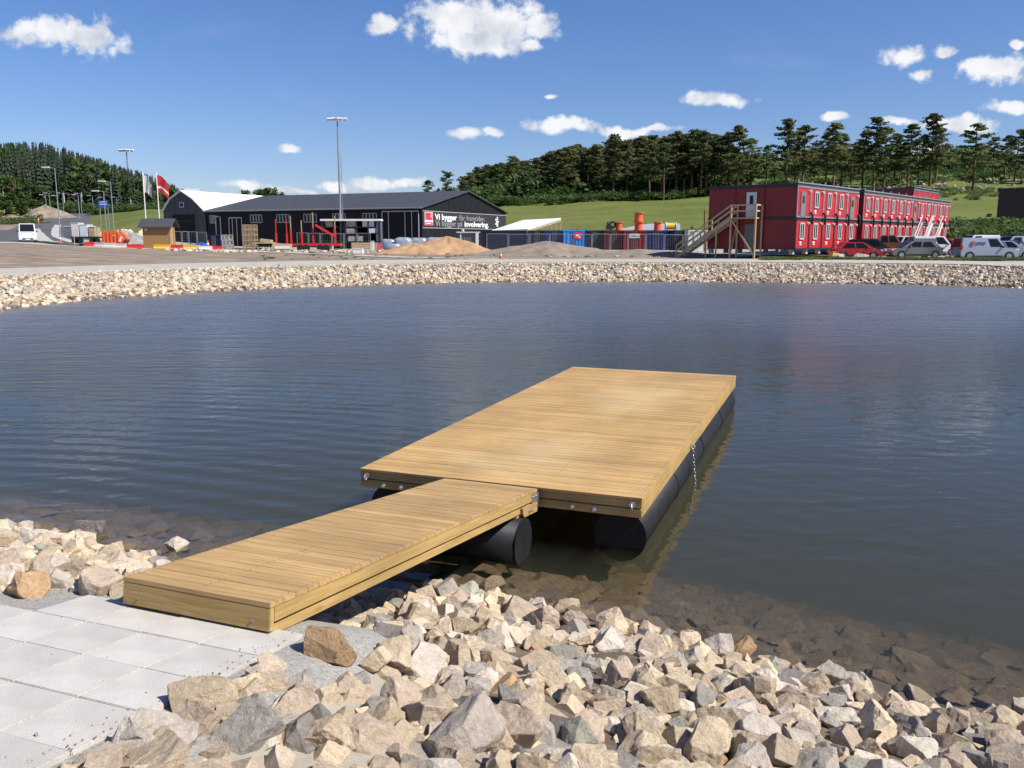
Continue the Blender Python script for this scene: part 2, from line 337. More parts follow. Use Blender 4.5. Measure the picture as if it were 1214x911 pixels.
M['black_wall'] = mat('black_cladding', (.012, .013, .016), .65, .3, 1.5, stretch=(1, 1, .1), spec=.2)
M['grey_wall'] = mat('dark_grey_cladding', (.045, .048, .058), .6, .2, 1.2, stretch=(1, 1, .15))
M['black_roof'] = mat('dark_roofing', (.055, .057, .062), .62, .15, 1.0)
M['white_roof'] = mat('white_roofing', (.80, .80, .78), .6, .05, 1.0)
M['white'] = mat('white_paint', (.80, .80, .79), .45, .04, 2)
M['offwhite'] = mat('offwhite', (.66, .64, .60), .6, .08, 2)
M['trim'] = mat('pale_trim', (.46, .46, .45), .6, .08, 2)
M['glass'] = mat('dark_glass', (.012, .014, .017), .12, .2, 1, spec=.25)
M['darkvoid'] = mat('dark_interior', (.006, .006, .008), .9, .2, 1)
M['red_shaded'] = mat('red_cladding_shaded', (.23, .011, .016), .5, .1, .8)  # same cabin red, darkened: shade of the sunless long side in its colour
M['red'] = mat('red_cabin_end', (.45, .015, .021), .5, .15, 1.2)
M['redpaint'] = mat('red_paint', (.62, .03, .025), .45, .1, 2)
M['orange'] = mat('orange_paint', (.75, .12, .03), .5, .1, 3)
M['orange2'] = mat('cable_drum_orange', (.72, .13, .045), .6, .12, 2)
M['yellow'] = mat('yellow_paint', (.72, .46, .04), .5, .1, 3)
M['navy'] = mat('navy_container', (.012, .018, .05), .5, .2, 1, stretch=(6, 6, .5))
M['blue'] = mat('blue_container', (.012, .05, .17), .5, .2, 1, stretch=(6, 6, .5))
M['royal'] = mat('royal_container', (.012, .03, .16), .5, .2, 1)
M['bright_blue'] = mat('bright_blue_container', (.03, .28, .72), .5, .1, 1)
M['oxblood'] = mat('oxblood_container', (.10, .012, .014), .55, .2, 1)
M['maroon'] = mat('maroon_container', (.22, .014, .018), .55, .2, 1)
M['greybox'] = mat('grey_container', (.16, .165, .17), .6, .15, 1)
M['palegrey'] = mat('pale_grey_box', (.62, .66, .68), .5, .08, 1)
M['sand'] = mat('sand', (.40, .245, .13), .95, .22, .9, bump=.8, bscale=5)
M['soilheap'] = mat('heaped_soil', (.23, .185, .145), .95, .3, .7, bump=.9, bscale=4)
M['greyheap'] = mat('heaped_gravel', (.26, .255, .25), .95, .25, 1.2, bump=.8, bscale=5)
M['tyre'] = mat('tyre_rubber', (.015, .015, .016), .8, .2, 5)
M['rim'] = mat('alloy_rim', (.42, .43, .44), .35, .1, 5, metal=.7)
M['lamp'] = mat('clear_lamp', (.75, .77, .8), .15, .05, 5)
M['taillamp'] = mat('red_lamp', (.5, .01, .01), .25, .1, 5)
M['blacktrim'] = mat('black_trim', (.02, .02, .022), .55, .2, 5)
M['brownwall'] = mat('dark_brown_cladding', (.080, .044, .035), .75, .2, 1, stretch=(1, 1, 6))
M['foil'] = mat('silver_wrap', (.36, .40, .45), .3, .2, 1.5, metal=.3, bump=.6, bscale=3)
M['bluetarp'] = mat('blue_tarpaulin', (.03, .10, .42), .5, .2, 2)
M['crate'] = mat('pallet_wood', (.40, .30, .19), .8, .25, 3)
M['crategrey'] = mat('grey_crate', (.40, .37, .34), .8, .3, 3)
M['bark'] = mat('pine_bark', (.15, .088, .052), .9, .3, 2, orand=.25)
M['greybark'] = mat('pale_bark', (.33, .30, .26), .9, .3, 2, orand=.25)
M['pine'] = mat('pine_needles', (.125, .158, .058), .75, .4, .35, orand=.28)
M['pine_olive'] = mat('olive_pine_needles', (.14, .15, .056), .75, .4, .35, orand=.25)
M['spruce'] = mat('spruce_needles', (.021, .035, .014), .75, .5, .05, orand=.2)
M['leaf'] = mat('broad_leaves', (.075, .125, .030), .7, .4, .3, orand=.28)
M['leafpale'] = mat('pale_broad_leaves', (.12, .16, .06), .7, .35, .3, orand=.2)
M['weeds'] = mat('weed_leaves', (.13, .17, .05), .75, .4, .5)
M['signgrey'] = mat('sign_panel', (.030, .031, .034), .6, .1, 1)
M['logo'] = mat('sign_red', (.70, .035, .06), .5, .05, 1)
M['thinletter'] = mat('pale_lettering', (.34, .35, .36), .6, .05, 2)
M['navyletter'] = mat('navy_lettering', (.02, .03, .12), .5, .05, 2)
M['pinkplastic'] = mat('pink_plastic', (.55, .07, .14), .5, .2, 4)
for k_ in ('pine', 'pine_olive', 'leaf', 'leafpale', 'weeds', 'spruce'):      # thin leaves let some light through
    n_ = M[k_].node_tree.nodes; l_ = M[k_].node_tree.links; b_ = n_['Principled BSDF']; o_ = n_['Material Output']
    t_ = n_.new('ShaderNodeBsdfTranslucent'); l_.new(b_.inputs['Base Color'].links[0].from_socket, t_.inputs[0])
    m_ = n_.new('ShaderNodeMixShader'); m_.inputs[0].default_value = .5 if k_ != 'spruce' else .25; l_.new(b_.outputs[0], m_.inputs[1]); l_.new(t_.outputs[0], m_.inputs[2]); l_.new(m_.outputs[0], o_.inputs['Surface'])
def paint(name, c, metal=0.0, rough=.28):
    m = mat(name, c, rough, .03, 1, metal=metal)
    m.node_tree.nodes['Principled BSDF'].inputs['Coat Weight'].default_value = 0.6
    return m
M['car_red'] = paint('red_car_paint', (.42, .012, .015)); M['car_black'] = paint('black_car_paint', (.010, .011, .014)); M['car_orange'] = paint('copper_car_paint', (.42, .13, .03), .3)
M['car_silver'] = paint('silver_car_paint', (.17, .18, .175), .4); M['car_white'] = paint('white_car_paint', (.74, .75, .76)); M['van_silver'] = paint('silver_van_paint', (.36, .41, .48), .25); M['car_navy'] = paint('navy_car_paint', (.012, .018, .05))
# ------------------------------------------------------------------ ground
NEAR = [(-9.5, 10.6), (-5.71, 9.16), (-4.84, 8.84), (-3.91, 8.29), (-3.4, 8.0), (-2.4, 7.55), (-1.34, 7.3), (-.83, 7.43), (-.36, 7.37), (.31, 6.95), (.65, 6.7), (1.06, 6.6), (1.3, 6.4), (1.58, 6.17), (1.86, 6.0), (2.29, 5.79), (2.67, 5.54), (3.02, 5.41), (3.4, 5.24), (5.5, 4.2), (9, 3.2)]
RIGHT = [(15, 3.4), (24, 8), (34, 20), (38, 36), (37, 48)]
FAR = [(33.68, 56.69), (29.09, 60.33), (24.07, 62.63), (18.47, 64.47), (12.28, 65.1), (5.92, 65.1), (-.44, 64.47), (-6.55, 62.63), (-12, 59.24), (-16.61, 55.26), (-20.02, 50.18), (-22.7, 45.64), (-23.6, 38.85)]
LEFT = [(-23.4, 31), (-21, 23), (-16, 15)]
def catmull(P, n, closed=False):
    P = [np.array(p, float) for p in P]; out = []; N = len(P)
    for i in range(N if closed else N - 1):
        if closed: a, b, c, d = P[(i - 1) % N], P[i], P[(i + 1) % N], P[(i + 2) % N]
        else: a, b, c, d = P[max(i - 1, 0)], P[i], P[i + 1], P[min(i + 2, N - 1)]
        for k in range(n):
            t = k / n
            out.append(0.5 * (2 * b + (c - a) * t + (2 * a - 5 * b + 4 * c - d) * t * t + (3 * b - a - 3 * c + d) * t ** 3))
    if not closed: out.append(P[-1])
    return np.array(out)
POLY = catmull(NEAR + RIGHT + FAR + LEFT, 3, True)
def shore_dist(x, y):
    """signed distance to the pond's edge, positive on land"""
    x = np.asarray(x, float); y = np.asarray(y, float)
    d2 = np.full(x.shape, 1e9); ins = np.zeros(x.shape, bool); A = POLY; B = np.roll(POLY, -1, 0)
    for (ax, ay), (bx, by) in zip(A, B):
        ex, ey = bx - ax, by - ay; L = ex * ex + ey * ey
        t = np.clip(((x - ax) * ex + (y - ay) * ey) / max(L, 1e-9), 0, 1)
        d2 = np.minimum(d2, (x - ax - t * ex) ** 2 + (y - ay - t * ey) ** 2)
        c = ((ay > y) != (by > y)) & (x < ex * (y - ay) / (ey if ey else 1e-9) + ax)
        ins ^= c
    d = np.sqrt(d2); return np.where(ins, -d, d)
def sstep(a, b, x):
    t = np.clip((x - a) / (b - a), 0, 1); return t * t * (3 - 2 * t)
TD = np.array([55, 70, 85, 100, 120, 150, 200, 260, 320, 400, 550.])
TP = np.array([-900, -250, 0, 100, 190, 300, 450, 530, 600, 750, 850, 1000, 1150, 1214, 2000.])
TZ = np.array([[1.6, 2.1, 2.6, 2.9, 3.3, 6, 10, 18, 28, 38, 42], [1.6, 2.1, 2.6, 2.9, 3.3, 6, 10, 18, 28, 38, 42],
  [1.5, 2.1, 2.6, 2.75, 2.85, 3.9, 6.5, 13, 24, 33, 36], [1.4, 1.9, 2.2, 2.35, 2.5, 3.6, 6.6, 11.5, 19, 28, 30],
  [1.35, 1.65, 1.9, 2.1, 2.3, 4.5, 9.6, 11.8, 13, 14, 15], [1.3, 1.5, 1.75, 1.9, 2.1, 2.6, 3.6, 5, 7, 8, 9],
  [1.3, 1.4, 1.65, 1.85, 2.0, 2.3, 3, 4, 5, 6, 7], [1.3, 1.4, 1.6, 1.85, 2.0, 2.4, 4, 8, 11, 12, 12], [1.3, 1.4, 1.6, 1.8, 2.0, 3.2, 8, 14, 16, 17, 17],
  [1.3, 1.4, 1.55, 1.8, 2.1, 4, 9.5, 15.5, 21, 24, 25], [1.3, 1.4, 1.5, 1.7, 2.1, 4.2, 10.5, 16.5, 24, 27, 28],
  [1.3, 1.38, 1.5, 1.7, 2.2, 4.6, 12.5, 19, 26, 29, 30], [1.3, 1.38, 1.5, 1.7, 2.3, 5, 12.2, 20, 26.5, 29, 30],
  [1.3, 1.38, 1.5, 1.7, 2.4, 5.2, 12.4, 20, 26.5, 29, 30], [1.3, 1.38, 1.5, 1.7, 2.4, 5.2, 12.4, 20, 26.5, 29, 30]])
def table(x, y):
    px = np.clip(607 + 1031.5 * x / np.maximum(y, 20), TP[0], TP[-1]); yy = np.clip(y, TD[0], TD[-1])
    i = np.clip(np.searchsorted(TP, px) - 1, 0, len(TP) - 2); j = np.clip(np.searchsorted(TD, yy) - 1, 0, len(TD) - 2)
    a = (px - TP[i]) / (TP[i + 1] - TP[i]); b = (yy - TD[j]) / (TD[j + 1] - TD[j]); a = a * a * (3 - 2 * a)
    return TZ[i, j] * (1 - a) * (1 - b) + TZ[i + 1, j] * a * (1 - b) + TZ[i, j + 1] * (1 - a) * b + TZ[i + 1, j + 1] * a * b
def wob(x, y, s, k=0):
    return (np.sin(x / s + 1.3 + k) * np.cos(y / s * .83 - .4 + k) + .5 * np.sin(x / s * 2.3 - y / s * 1.9 + k) + .35 * np.sin(x / s * 4.1 + y / s * 3.7 + 2 + k))
# slab path frame
SA = R(-20.455); SU = np.array([math.cos(SA), math.sin(SA)]); SV = np.array([-SU[1], SU[0]]); S0 = np.array([-1.323, 4.200]); SS = math.tan(R(8.05)); SZ = 1.04
def slab_z(x, y):
    t = (x - S0[0]) * SV[0] + (y - S0[1]) * SV[1]; return SZ - SS * t
def ground(x, y):
    x = np.asarray(x, float); y = np.asarray(y, float); d = shore_dist(x, y)
    k = sstep(14, 36, y); slope = .27 * (1 - k) + .5 * k
    pth = 1.33 + .028 * np.clip(d - 2.9, 0, 5); base_far = pth + (table(x, y) - pth) * sstep(7.5, 16.0, d)
    base_near = 1.55 + .05 * np.clip(d - 6, 0, 10)
    base = base_near * (1 - k) + base_far * k
    zb = slope * d
    h = np.clip(.5 + .5 * (base - zb) / .25, 0, 1)
    z = base * (1 - h) + zb * h - .25 * h * (1 - h) * .5
    z = np.where(d < 0, np.maximum(np.where(d > -2.4, d * .26, -.624 + (d + 2.4) * .40), -2.0 - .02 * wob(x, y, 1.1)), z)
    z = z + .25 * wob(x, y, 11.0) * sstep(125, 170, y) + .03 * wob(x, y, 2.2) * sstep(9, 14, d) * sstep(40, 60, y) + .02 * wob(x, y, .5) * (1 - k)
    # the bed of the slab path
    u = (x - S0[0]) * SU[0] + (y - S0[1]) * SU[1]; t = (x - S0[0]) * SV[0] + (y - S0[1]) * SV[1]
    w = (1 - sstep(.10, .8, u)) * sstep(-3.3, -2.4, u) * (1 - sstep(.55, 1.5, t)) * (1 - k)
    return z * (1 - w) + (slab_z(x, y) - .022) * w
def gz(x, y): return float(ground(np.array([x]), np.array([y]))[0])

rows = np.concatenate([np.arange(-14, 1, 1.0), np.arange(1, 12, .11), np.arange(12, 36, .5), np.arange(36, 80, .45), np.geomspace(80, 700, 130)])
tt = np.linspace(-1.7, 1.7, 330); tt = np.sign(tt) * (np.abs(tt / 1.7) ** 1.35) * 1.7
YY, TT = np.meshgrid(rows, tt, indexing='ij'); XX = TT * (np.maximum(YY, 0) + 11)
ZZ = ground(XX, YY); DD = shore_dist(XX, YY)
nr_, nc_ = YY.shape; idx = np.arange(nr_ * nc_).reshape(nr_, nc_)
F = np.stack([idx[:-1, :-1], idx[:-1, 1:], idx[1:, 1:], idx[1:, :-1]], -1).reshape(-1, 4)
V = np.stack([XX, YY, ZZ], -1).reshape(-1, 3)
PX = 607 + 1031.5 * XX / np.maximum(YY, 15)
grass = sstep(118, 130, YY) * sstep(555, 600, PX) + sstep(126, 140, YY) * (1 - sstep(555, 600, PX)) * sstep(60, 110, PX) + sstep(195, 215, YY) * (1 - sstep(60, 110, PX))
grass = np.clip(grass + .9 * sstep(105, 112, YY) * sstep(1120, 1140, PX), 0, 1)
soil = sstep(7.2, 8.0, DD) * sstep(40, 45, YY) * (1 - sstep(92, 100, YY)) * (1 - sstep(820, 860, PX)) + (1 - sstep(50, 110, PX)) * sstep(125, 140, YY)
bank = 1 - sstep(2.2, 3.0, DD)
U_ = (XX - S0[0]) * SU[0] + (YY - S0[1]) * SU[1]; T_ = (XX - S0[0]) * SV[0] + (YY - S0[1]) * SV[1]
fine = np.clip(1 - sstep(.15, .7, U_), 0, 1) * sstep(-3, -2.2, U_) * (1 - sstep(.7, 1.5, T_)) * (1 - sstep(14, 20, YY))
g_obj = mesh_np('ground', V, F, [], smooth=True, attrs={'grass': grass.ravel(), 'soil': np.clip(soil, 0, 1).ravel(), 'bank': bank.ravel(), 'fine': fine.ravel()})
tag(g_obj, kind='structure')
def ground_mat():
    m, n, l, b = base_mat('ground_cover'); g = nd(n, 'ShaderNodeNewGeometry')
    def noise(s, d=6, r=.6, stretch=None):
        q = nd(n, 'ShaderNodeTexNoise'); q.inputs['Scale'].default_value = s; q.inputs['Detail'].default_value = d; q.inputs['Roughness'].default_value = r
        src = g.outputs['Position']
        if stretch: mp_ = nd(n, 'ShaderNodeMapping'); mp_.inputs['Scale'].default_value = stretch; l.new(src, mp_.inputs[0]); src = mp_.outputs[0]
        l.new(src, q.inputs['Vector']); return q.outputs['Fac']
    def ramp(f, a, b_, p0=.35, p1=.65):
        cr = nd(n, 'ShaderNodeValToRGB'); l.new(f, cr.inputs[0]); cr.color_ramp.elements[0].position = p0; cr.color_ramp.elements[1].position = p1
        cr.color_ramp.elements[0].color = (*a, 1); cr.color_ramp.elements[1].color = (*b_, 1); return cr.outputs[0]
    def mix(f, a, b_):
        q = nd(n, 'ShaderNodeMix', data_type='RGBA'); l.new(f, q.inputs[0]); l.new(a, q.inputs[6]); l.new(b_, q.inputs[7]); return q.outputs[2]
    def att(name, dist=.35, s=.5):
        a = nd(n, 'ShaderNodeAttribute'); a.attribute_name = name; w = noise(s, 5)
        x1 = nd(n, 'ShaderNodeMath', operation='MULTIPLY_ADD'); l.new(w, x1.inputs[0]); x1.inputs[1].default_value = dist * 2; x1.inputs[2].default_value = -dist
        x2 = nd(n, 'ShaderNodeMath', operation='ADD'); l.new(a.outputs['Fac'], x2.inputs[0]); l.new(x1.outputs[0], x2.inputs[1])
        r_ = nd(n, 'ShaderNodeMapRange', interpolation_type='SMOOTHSTEP'); l.new(x2.outputs[0], r_.inputs[0]); r_.inputs[1].default_value = .3; r_.inputs[2].default_value = .7; return r_.outputs[0]
    gravel = ramp(noise(.7), (.30, .265, .215), (.42, .385, .32)); soilc = ramp(noise(.35, 8, .68, (1, 3, 1)), (.15, .115, .088), (.33, .265, .20))
    gr = mix(ramp(noise(.055, 6, .6, (1, 2.2, 1)), (0, 0, 0), (1, 1, 1), .38, .62), ramp(noise(.5, 6), (.085, .118, .020), (.12, .150, .034)), ramp(noise(.4, 6), (.13, .148, .036), (.175, .17, .055)))
    bankc = ramp(noise(3.0), (.10, .078, .055), (.20, .16, .115)); finec = ramp(noise(60, 4), (.21, .20, .18), (.43, .41, .375), .3, .7)
    c = mix(att('soil'), gravel, soilc); c = mix(att('grass'), c, gr); c = mix(att('bank', .1), c, bankc); c = mix(att('fine', .25, 3.0), c, finec)
    l.new(c, b.inputs['Base Color']); b.inputs['Roughness'].default_value = .95; b.inputs['Specular IOR Level'].default_value = .15
    bp = nd(n, 'ShaderNodeBump'); bp.inputs['Strength'].default_value = .6; bp.inputs['Distance'].default_value = .03; l.new(noise(14, 8, .7), bp.inputs['Height']); l.new(bp.outputs[0], b.inputs['Normal'])
    return m
g_obj.data.materials.append(ground_mat())

def ribbon(name, pts, width, m, dz, kind='structure', step=1.2, nx=5, thick=0.0):
    P = catmull(pts, 12); seg = np.r_[0, np.cumsum(np.hypot(*np.diff(P, axis=0).T))]; n = max(4, int(seg[-1] / step))
    s = np.linspace(0, seg[-1], n); Q = np.stack([np.interp(s, seg, P[:, 0]), np.interp(s, seg, P[:, 1])], 1)
    T = np.gradient(Q, axis=0); T /= np.linalg.norm(T, axis=1, keepdims=True); N = np.stack([-T[:, 1], T[:, 0]], 1)
    w = np.interp(s, np.linspace(0, seg[-1], len(width)), width) if isinstance(width, (list, tuple)) else np.full(n, width)
    o = np.linspace(-.5, .5, nx); V = (Q[:, None, :] + N[:, None, :] * (o[None, :, None] * w[:, None, None]))
    z = ground(V[..., 0], V[..., 1]) + dz
    # raised edge drops back into the ground
    Vx = np.concatenate([V[:, :1], V, V[:, -1:]], 1); zx = np.concatenate([z[:, :1] - dz - .1, z, z[:, -1:] - dz - .1], 1)
    V3 = np.concatenate([Vx, zx[..., None]], -1); k = nx + 2; ii = np.arange(n * k).reshape(n, k)
    F = np.stack([ii[:-1, :-1], ii[:-1, 1:], ii[1:, 1:], ii[1:, :-1]], -1).reshape(-1, 4)
    return tag(mesh_np(name, V3.reshape(-1, 3), F, m), kind=kind)
# gravel path round the far side of the pond
fs = catmull(FAR, 8); T = np.gradient(fs, axis=0); T /= np.linalg.norm(T, axis=1, keepdims=True); Nf = np.stack([T[:, 1], -T[:, 0]], 1)
if Nf[len(Nf) // 2, 1] < 0: Nf = -Nf
ext = np.concatenate([[fs[0] + (8, -9)], fs, [fs[-1] + (-.3, -10)]]); Ne = np.concatenate([[Nf[0]], Nf, [Nf[-1]]])
ribbon('gravel_path', [tuple(p) for p in (ext + Ne * 5.35)[::6]], 4.6, M['path'], .05, step=.7)
P2 = lambda L: [(X(px, D), D) for px, D in L]
ribbon('footpath', P2([(-120, 95), (0, 95), (100, 94), (200, 97), (300, 91), (400, 83), (500, 76), (600, 72)]), 1.7, M['path'], .06)
ribbon('road', P2([(-420, 92), (-160, 100), (0, 126), (40, 150), (66, 190), (92, 235), (106, 262), (86, 300)]), [15, 17, 20, 15, 11, 9, 8, 8], M['asphalt'], .10, nx=9)
ribbon('side_road', P2([(60, 182), (54, 158), (58, 132), (80, 112), (120, 104), (200, 103), (300, 101)]), [6, 6, 7, 6, 6, 5, 4], M['asphalt'], .16, nx=7)
ribbon('traffic_island', P2([(46, 172), (44, 150), (50, 124), (72, 106), (96, 100.5)]), [.6, 2.2, 2.6, 2.0, .5], M['kerb'], .26)
ribbon('road_kerb', P2([(70, 190), (66, 160), (69, 138), (90, 117), (125, 108.5), (170, 107)]), 1.3, M['kerb'], .24)

# ------------------------------------------------------------------ water
wm = bpy.data.materials.new('pond_water'); wm.use_nodes = True; n = wm.node_tree.nodes; l = wm.node_tree.links; n.clear()
out = nd(n, 'ShaderNodeOutputMaterial'); g = nd(n, 'ShaderNodeNewGeometry')
def wnoise(scale, stretch, detail=3, rot=0.0, dist=0.0):
    mp_ = nd(n, 'ShaderNodeMapping'); mp_.inputs['Scale'].default_value = stretch; mp_.inputs['Rotation'].default_value = (0, 0, rot); l.new(g.outputs['Position'], mp_.inputs['Vector'])
    q = nd(n, 'ShaderNodeTexNoise'); q.inputs['Scale'].default_value = scale; q.inputs['Detail'].default_value = detail; q.inputs['Roughness'].default_value = .5; q.inputs['Distortion'].default_value = dist
    l.new(mp_.outputs[0], q.inputs['Vector']); return q.outputs['Fac']
def wm_(op, a, b):
    q = nd(n, 'ShaderNodeMath', operation=op)
    for i, v in enumerate((a, b)):
        if isinstance(v, (int, float)): q.inputs[i].default_value = v
        else: l.new(v, q.inputs[i])
    return q.outputs[0]
calm = nd(n, 'ShaderNodeMapRange', interpolation_type='SMOOTHSTEP'); sp = nd(n, 'ShaderNodeSeparateXYZ'); l.new(g.outputs['Position'], sp.inputs[0])
l.new(wm_('ADD', sp.outputs[1], wm_('MULTIPLY', wnoise(.12, (1, 1, 1), 3), 14.0)), calm.inputs[0]); calm.inputs[1].default_value = 13; calm.inputs[2].default_value = 46; calm.inputs[3].default_value = .07; calm.inputs[4].default_value = 1.0
h1 = wm_('MULTIPLY', wnoise(2.6, (1, 1.7, 1), 3, .35, .4), .05)          # wind ripples
h3 = wm_('MULTIPLY', wnoise(.8, (1, 2.0, 1), 2, .2, .5), .05)
h2 = wm_('MULTIPLY', wnoise(.55, (1, 3.0, 1), 2, -.25, .6), .030)          # long low swells
hsum = wm_('ADD', wm_('MULTIPLY', wm_('ADD', wm_('MULTIPLY', h1, wm_('MULTIPLY', wnoise(.16, (1, 3.5, 1), 3), 2.0)), h3), calm.outputs[0]), wm_('MULTIPLY', h2, .5))
mpw = nd(n, 'ShaderNodeMapping'); mpw.inputs['Location'].default_value = (9.0, 2.0, 0); l.new(g.outputs['Position'], mpw.inputs['Vector'])
wv = nd(n, 'ShaderNodeTexWave', wave_type='RINGS', rings_direction='Z'); wv.inputs['Scale'].default_value = .62; wv.inputs['Distortion'].default_value = 3.2; wv.inputs['Detail'].default_value = 2; wv.inputs['Detail Scale'].default_value = .45; l.new(mpw.outputs[0], wv.inputs['Vector'])
rx_ = nd(n, 'ShaderNodeMapRange', interpolation_type='SMOOTHSTEP'); l.new(wm_('ADD', sp.outputs[0], wm_('MULTIPLY', wnoise(.2, (1, 1, 1), 2), 8.0)), rx_.inputs[0]); rx_.inputs[1].default_value = -2; rx_.inputs[2].default_value = 9; rx_.inputs[3].default_value = .0095; rx_.inputs[4].default_value = .0022
fade = nd(n, 'ShaderNodeMapRange', interpolation_type='SMOOTHSTEP'); l.new(sp.outputs[1], fade.inputs[0]); fade.inputs[1].default_value = 20; fade.inputs[2].default_value = 36; fade.inputs[3].default_value = 1.0; fade.inputs[4].default_value = 0.0
hsum = wm_('ADD', hsum, wm_('MULTIPLY', wm_('MULTIPLY', wv.outputs['Fac'], rx_.outputs[0]), wm_('MULTIPLY', fade.outputs[0], wnoise(.35, (1, 1.5, 1), 2))))
bp = nd(n, 'ShaderNodeBump'); bp.inputs['Strength'].default_value = 1.0; bp.inputs['Distance'].default_value = 1.0; l.new(hsum, bp.inputs['Height'])
fr = nd(n, 'ShaderNodeFresnel'); fr.inputs['IOR'].default_value = 1.333; l.new(bp.outputs[0], fr.inputs['Normal'])
tr = nd(n, 'ShaderNodeBsdfTransparent'); tr.inputs[0].default_value = (.93, .94, .92, 1)
gl = nd(n, 'ShaderNodeBsdfGlossy'); rgh = nd(n, 'ShaderNodeMapRange'); l.new(calm.outputs[0], rgh.inputs[0]); rgh.inputs[1].default_value = .07; rgh.inputs[2].default_value = 1.0; rgh.inputs[3].default_value = .02; rgh.inputs[4].default_value = .33; l.new(rgh.outputs[0], gl.inputs['Roughness']); l.new(bp.outputs[0], gl.inputs['Normal'])
mx = nd(n, 'ShaderNodeMixShader'); l.new(fr.outputs[0], mx.inputs[0]); l.new(tr.outputs[0], mx.inputs[1]); l.new(gl.outputs[0], mx.inputs[2]); l.new(mx.outputs[0], out.inputs['Surface'])
va = nd(n, 'ShaderNodeVolumePrincipled'); va.inputs['Color'].default_value = (.10, .118, .095, 1); va.inputs['Density'].default_value = .88; va.inputs['Absorption Color'].default_value = (.30, .22, .12, 1)
l.new(va.outputs[0], out.inputs['Volume'])
wb = MB(); wb.box((7.5, 34, -1.3), (95, 80, 2.6)); water = tag(wb.build('water', wm), kind='structure')

# ------------------------------------------------------------------ rocks
from mathutils import noise as mnoise
def cut_rock(seed, ncut, rough=False):
    r = random.Random(seed); bm = bmesh.new(); bmesh.ops.create_cube(bm, size=2.0)
    bmesh.ops.scale(bm, vec=(r.uniform(.9, 1.25), r.uniform(.7, .95), r.uniform(.5, .78)), verts=bm.verts)
    for _ in range(ncut):
        d = Vector((r.gauss(0, 1), r.gauss(0, 1), r.gauss(0, 1))).normalized()
        ext_ = max(v.co.dot(d) for v in bm.verts); k = ext_ * r.uniform(.54, .86)
        bmesh.ops.bisect_plane(bm, geom=bm.verts[:] + bm.edges[:] + bm.faces[:], plane_co=d * k, plane_no=d, clear_outer=True)
        es = [e for e in bm.edges if len(e.link_faces) == 1]
        if es: bmesh.ops.holes_fill(bm, edges=es, sides=0)
    bmesh.ops.remove_doubles(bm, verts=bm.verts, dist=.03)
    if rough:
        bmesh.ops.bevel(bm, geom=bm.edges[:], offset=.035, segments=1, affect='EDGES', clamp_overlap=True)
        bmesh.ops.triangulate(bm, faces=bm.faces)
        bmesh.ops.subdivide_edges(bm, edges=[e for e in bm.edges if e.calc_length() > .35], cuts=2, use_grid_fill=True)
        bmesh.ops.triangulate(bm, faces=bm.faces)
        bmesh.ops.subdivide_edges(bm, edges=[e for e in bm.edges if e.calc_length() > .28], cuts=1, use_grid_fill=True)
        bmesh.ops.triangulate(bm, faces=bm.faces)
        bm.normal_update(); o = Vector((seed * 3.1, 0, 0))
        mv = [(v, v.normal * (mnoise.fractal(v.co * 1.5 + o, .9, 2.1, 5) * .10)) for v in bm.verts]
        for v, q in mv: v.co += q
    else: bmesh.ops.triangulate(bm, faces=bm.faces)
    bm.verts.index_update()
    V = np.array([v.co[:] for v in bm.verts]); F = np.array([[v.index for v in f.verts] for f in bm.faces]); bm.free()
    return V, F
HI = [cut_rock(100 + i, rng.choice((7, 8, 9, 11)), True) for i in range(18)]
LO = [cut_rock(300 + i, rng.choice((4, 5, 6))) for i in range(10)]
ROCKMESH = []
for V_, F_ in HI:
    me = bpy.data.meshes.new('rock'); me.from_pydata(V_.tolist(), [], F_.tolist()); me.materials.append(ROCKM[0]); ROCKMESH.append(me)
def rot_np(q):
    ax, ay, az = q; cx, sx, cy, sy, cz, sz = math.cos(ax), math.sin(ax), math.cos(ay), math.sin(ay), math.cos(az), math.sin(az)
    return np.array([[cz * cy, cz * sy * sx - sz * cx, cz * sy * cx + sz * sx], [sz * cy, sz * sy * sx + cz * cx, sz * sy * cx - cz * sx], [-sy, cy * sx, cy * cx]])
def px_of(x, y, z):
    c, s = math.cos(PITCH), math.sin(PITCH); dz = z - CZ; f = y * c - dz * s; return 607 + FPX * x / f, 455.5 - FPX * (y * s + dz * c) / f, f
class Grid:
    def __init__(s, c): s.c = c; s.g = {}
    def near(s, x, y, r, k):
        i, j = int(math.floor(x / s.c)), int(math.floor(y / s.c))
        for a in range(i - 2, i + 3):
            for b in range(j - 2, j + 3):
                for (X_, Y_, R_) in s.g.get((a, b), ()):
                    if (X_ - x) ** 2 + (Y_ - y) ** 2 < (k * (r + R_)) ** 2: return True
        return False
    def put(s, x, y, r): s.g.setdefault((int(math.floor(x / s.c)), int(math.floor(y / s.c))), []).append((x, y, r))
def hit(px, py):
    r = ray(px, py)
    y = 1 + np.arange(900) * .02; x = r[0] / r[1] * y; z = CZ + r[2] / r[1] * y
    k = np.nonzero(z <= np.maximum(ground(x, y), -.02))[0]
    return (x[k[0]], y[k[0]]) if len(k) else None
GU = Vector((math.cos(R(-20.9)), math.sin(R(-20.9)), 0)); GN = Vector((-2.3626, 4.9391, 0))
def blocked(x, y, r):
    u = (x - S0[0]) * SU[0] + (y - S0[1]) * SU[1]; t = (x - S0[0]) * SV[0] + (y - S0[1]) * SV[1]
    if -2.15 - r * .2 < u < r * .75 + .06 and t < .42 + r * .3: return True          # slabs
    a = (x - GN.x) * GU.x + (y - GN.y) * GU.y; b = -(x - GN.x) * GU.y + (y - GN.y) * GU.x
    if -.1 < a < 1.62 and -.3 < b < 1.0 and not (a > 1.4 and b > .6): return True               # fine gravel by the gangway's foot
    if -.25 < a < 1.25 and b > .9 and r > .1: return True
    return False
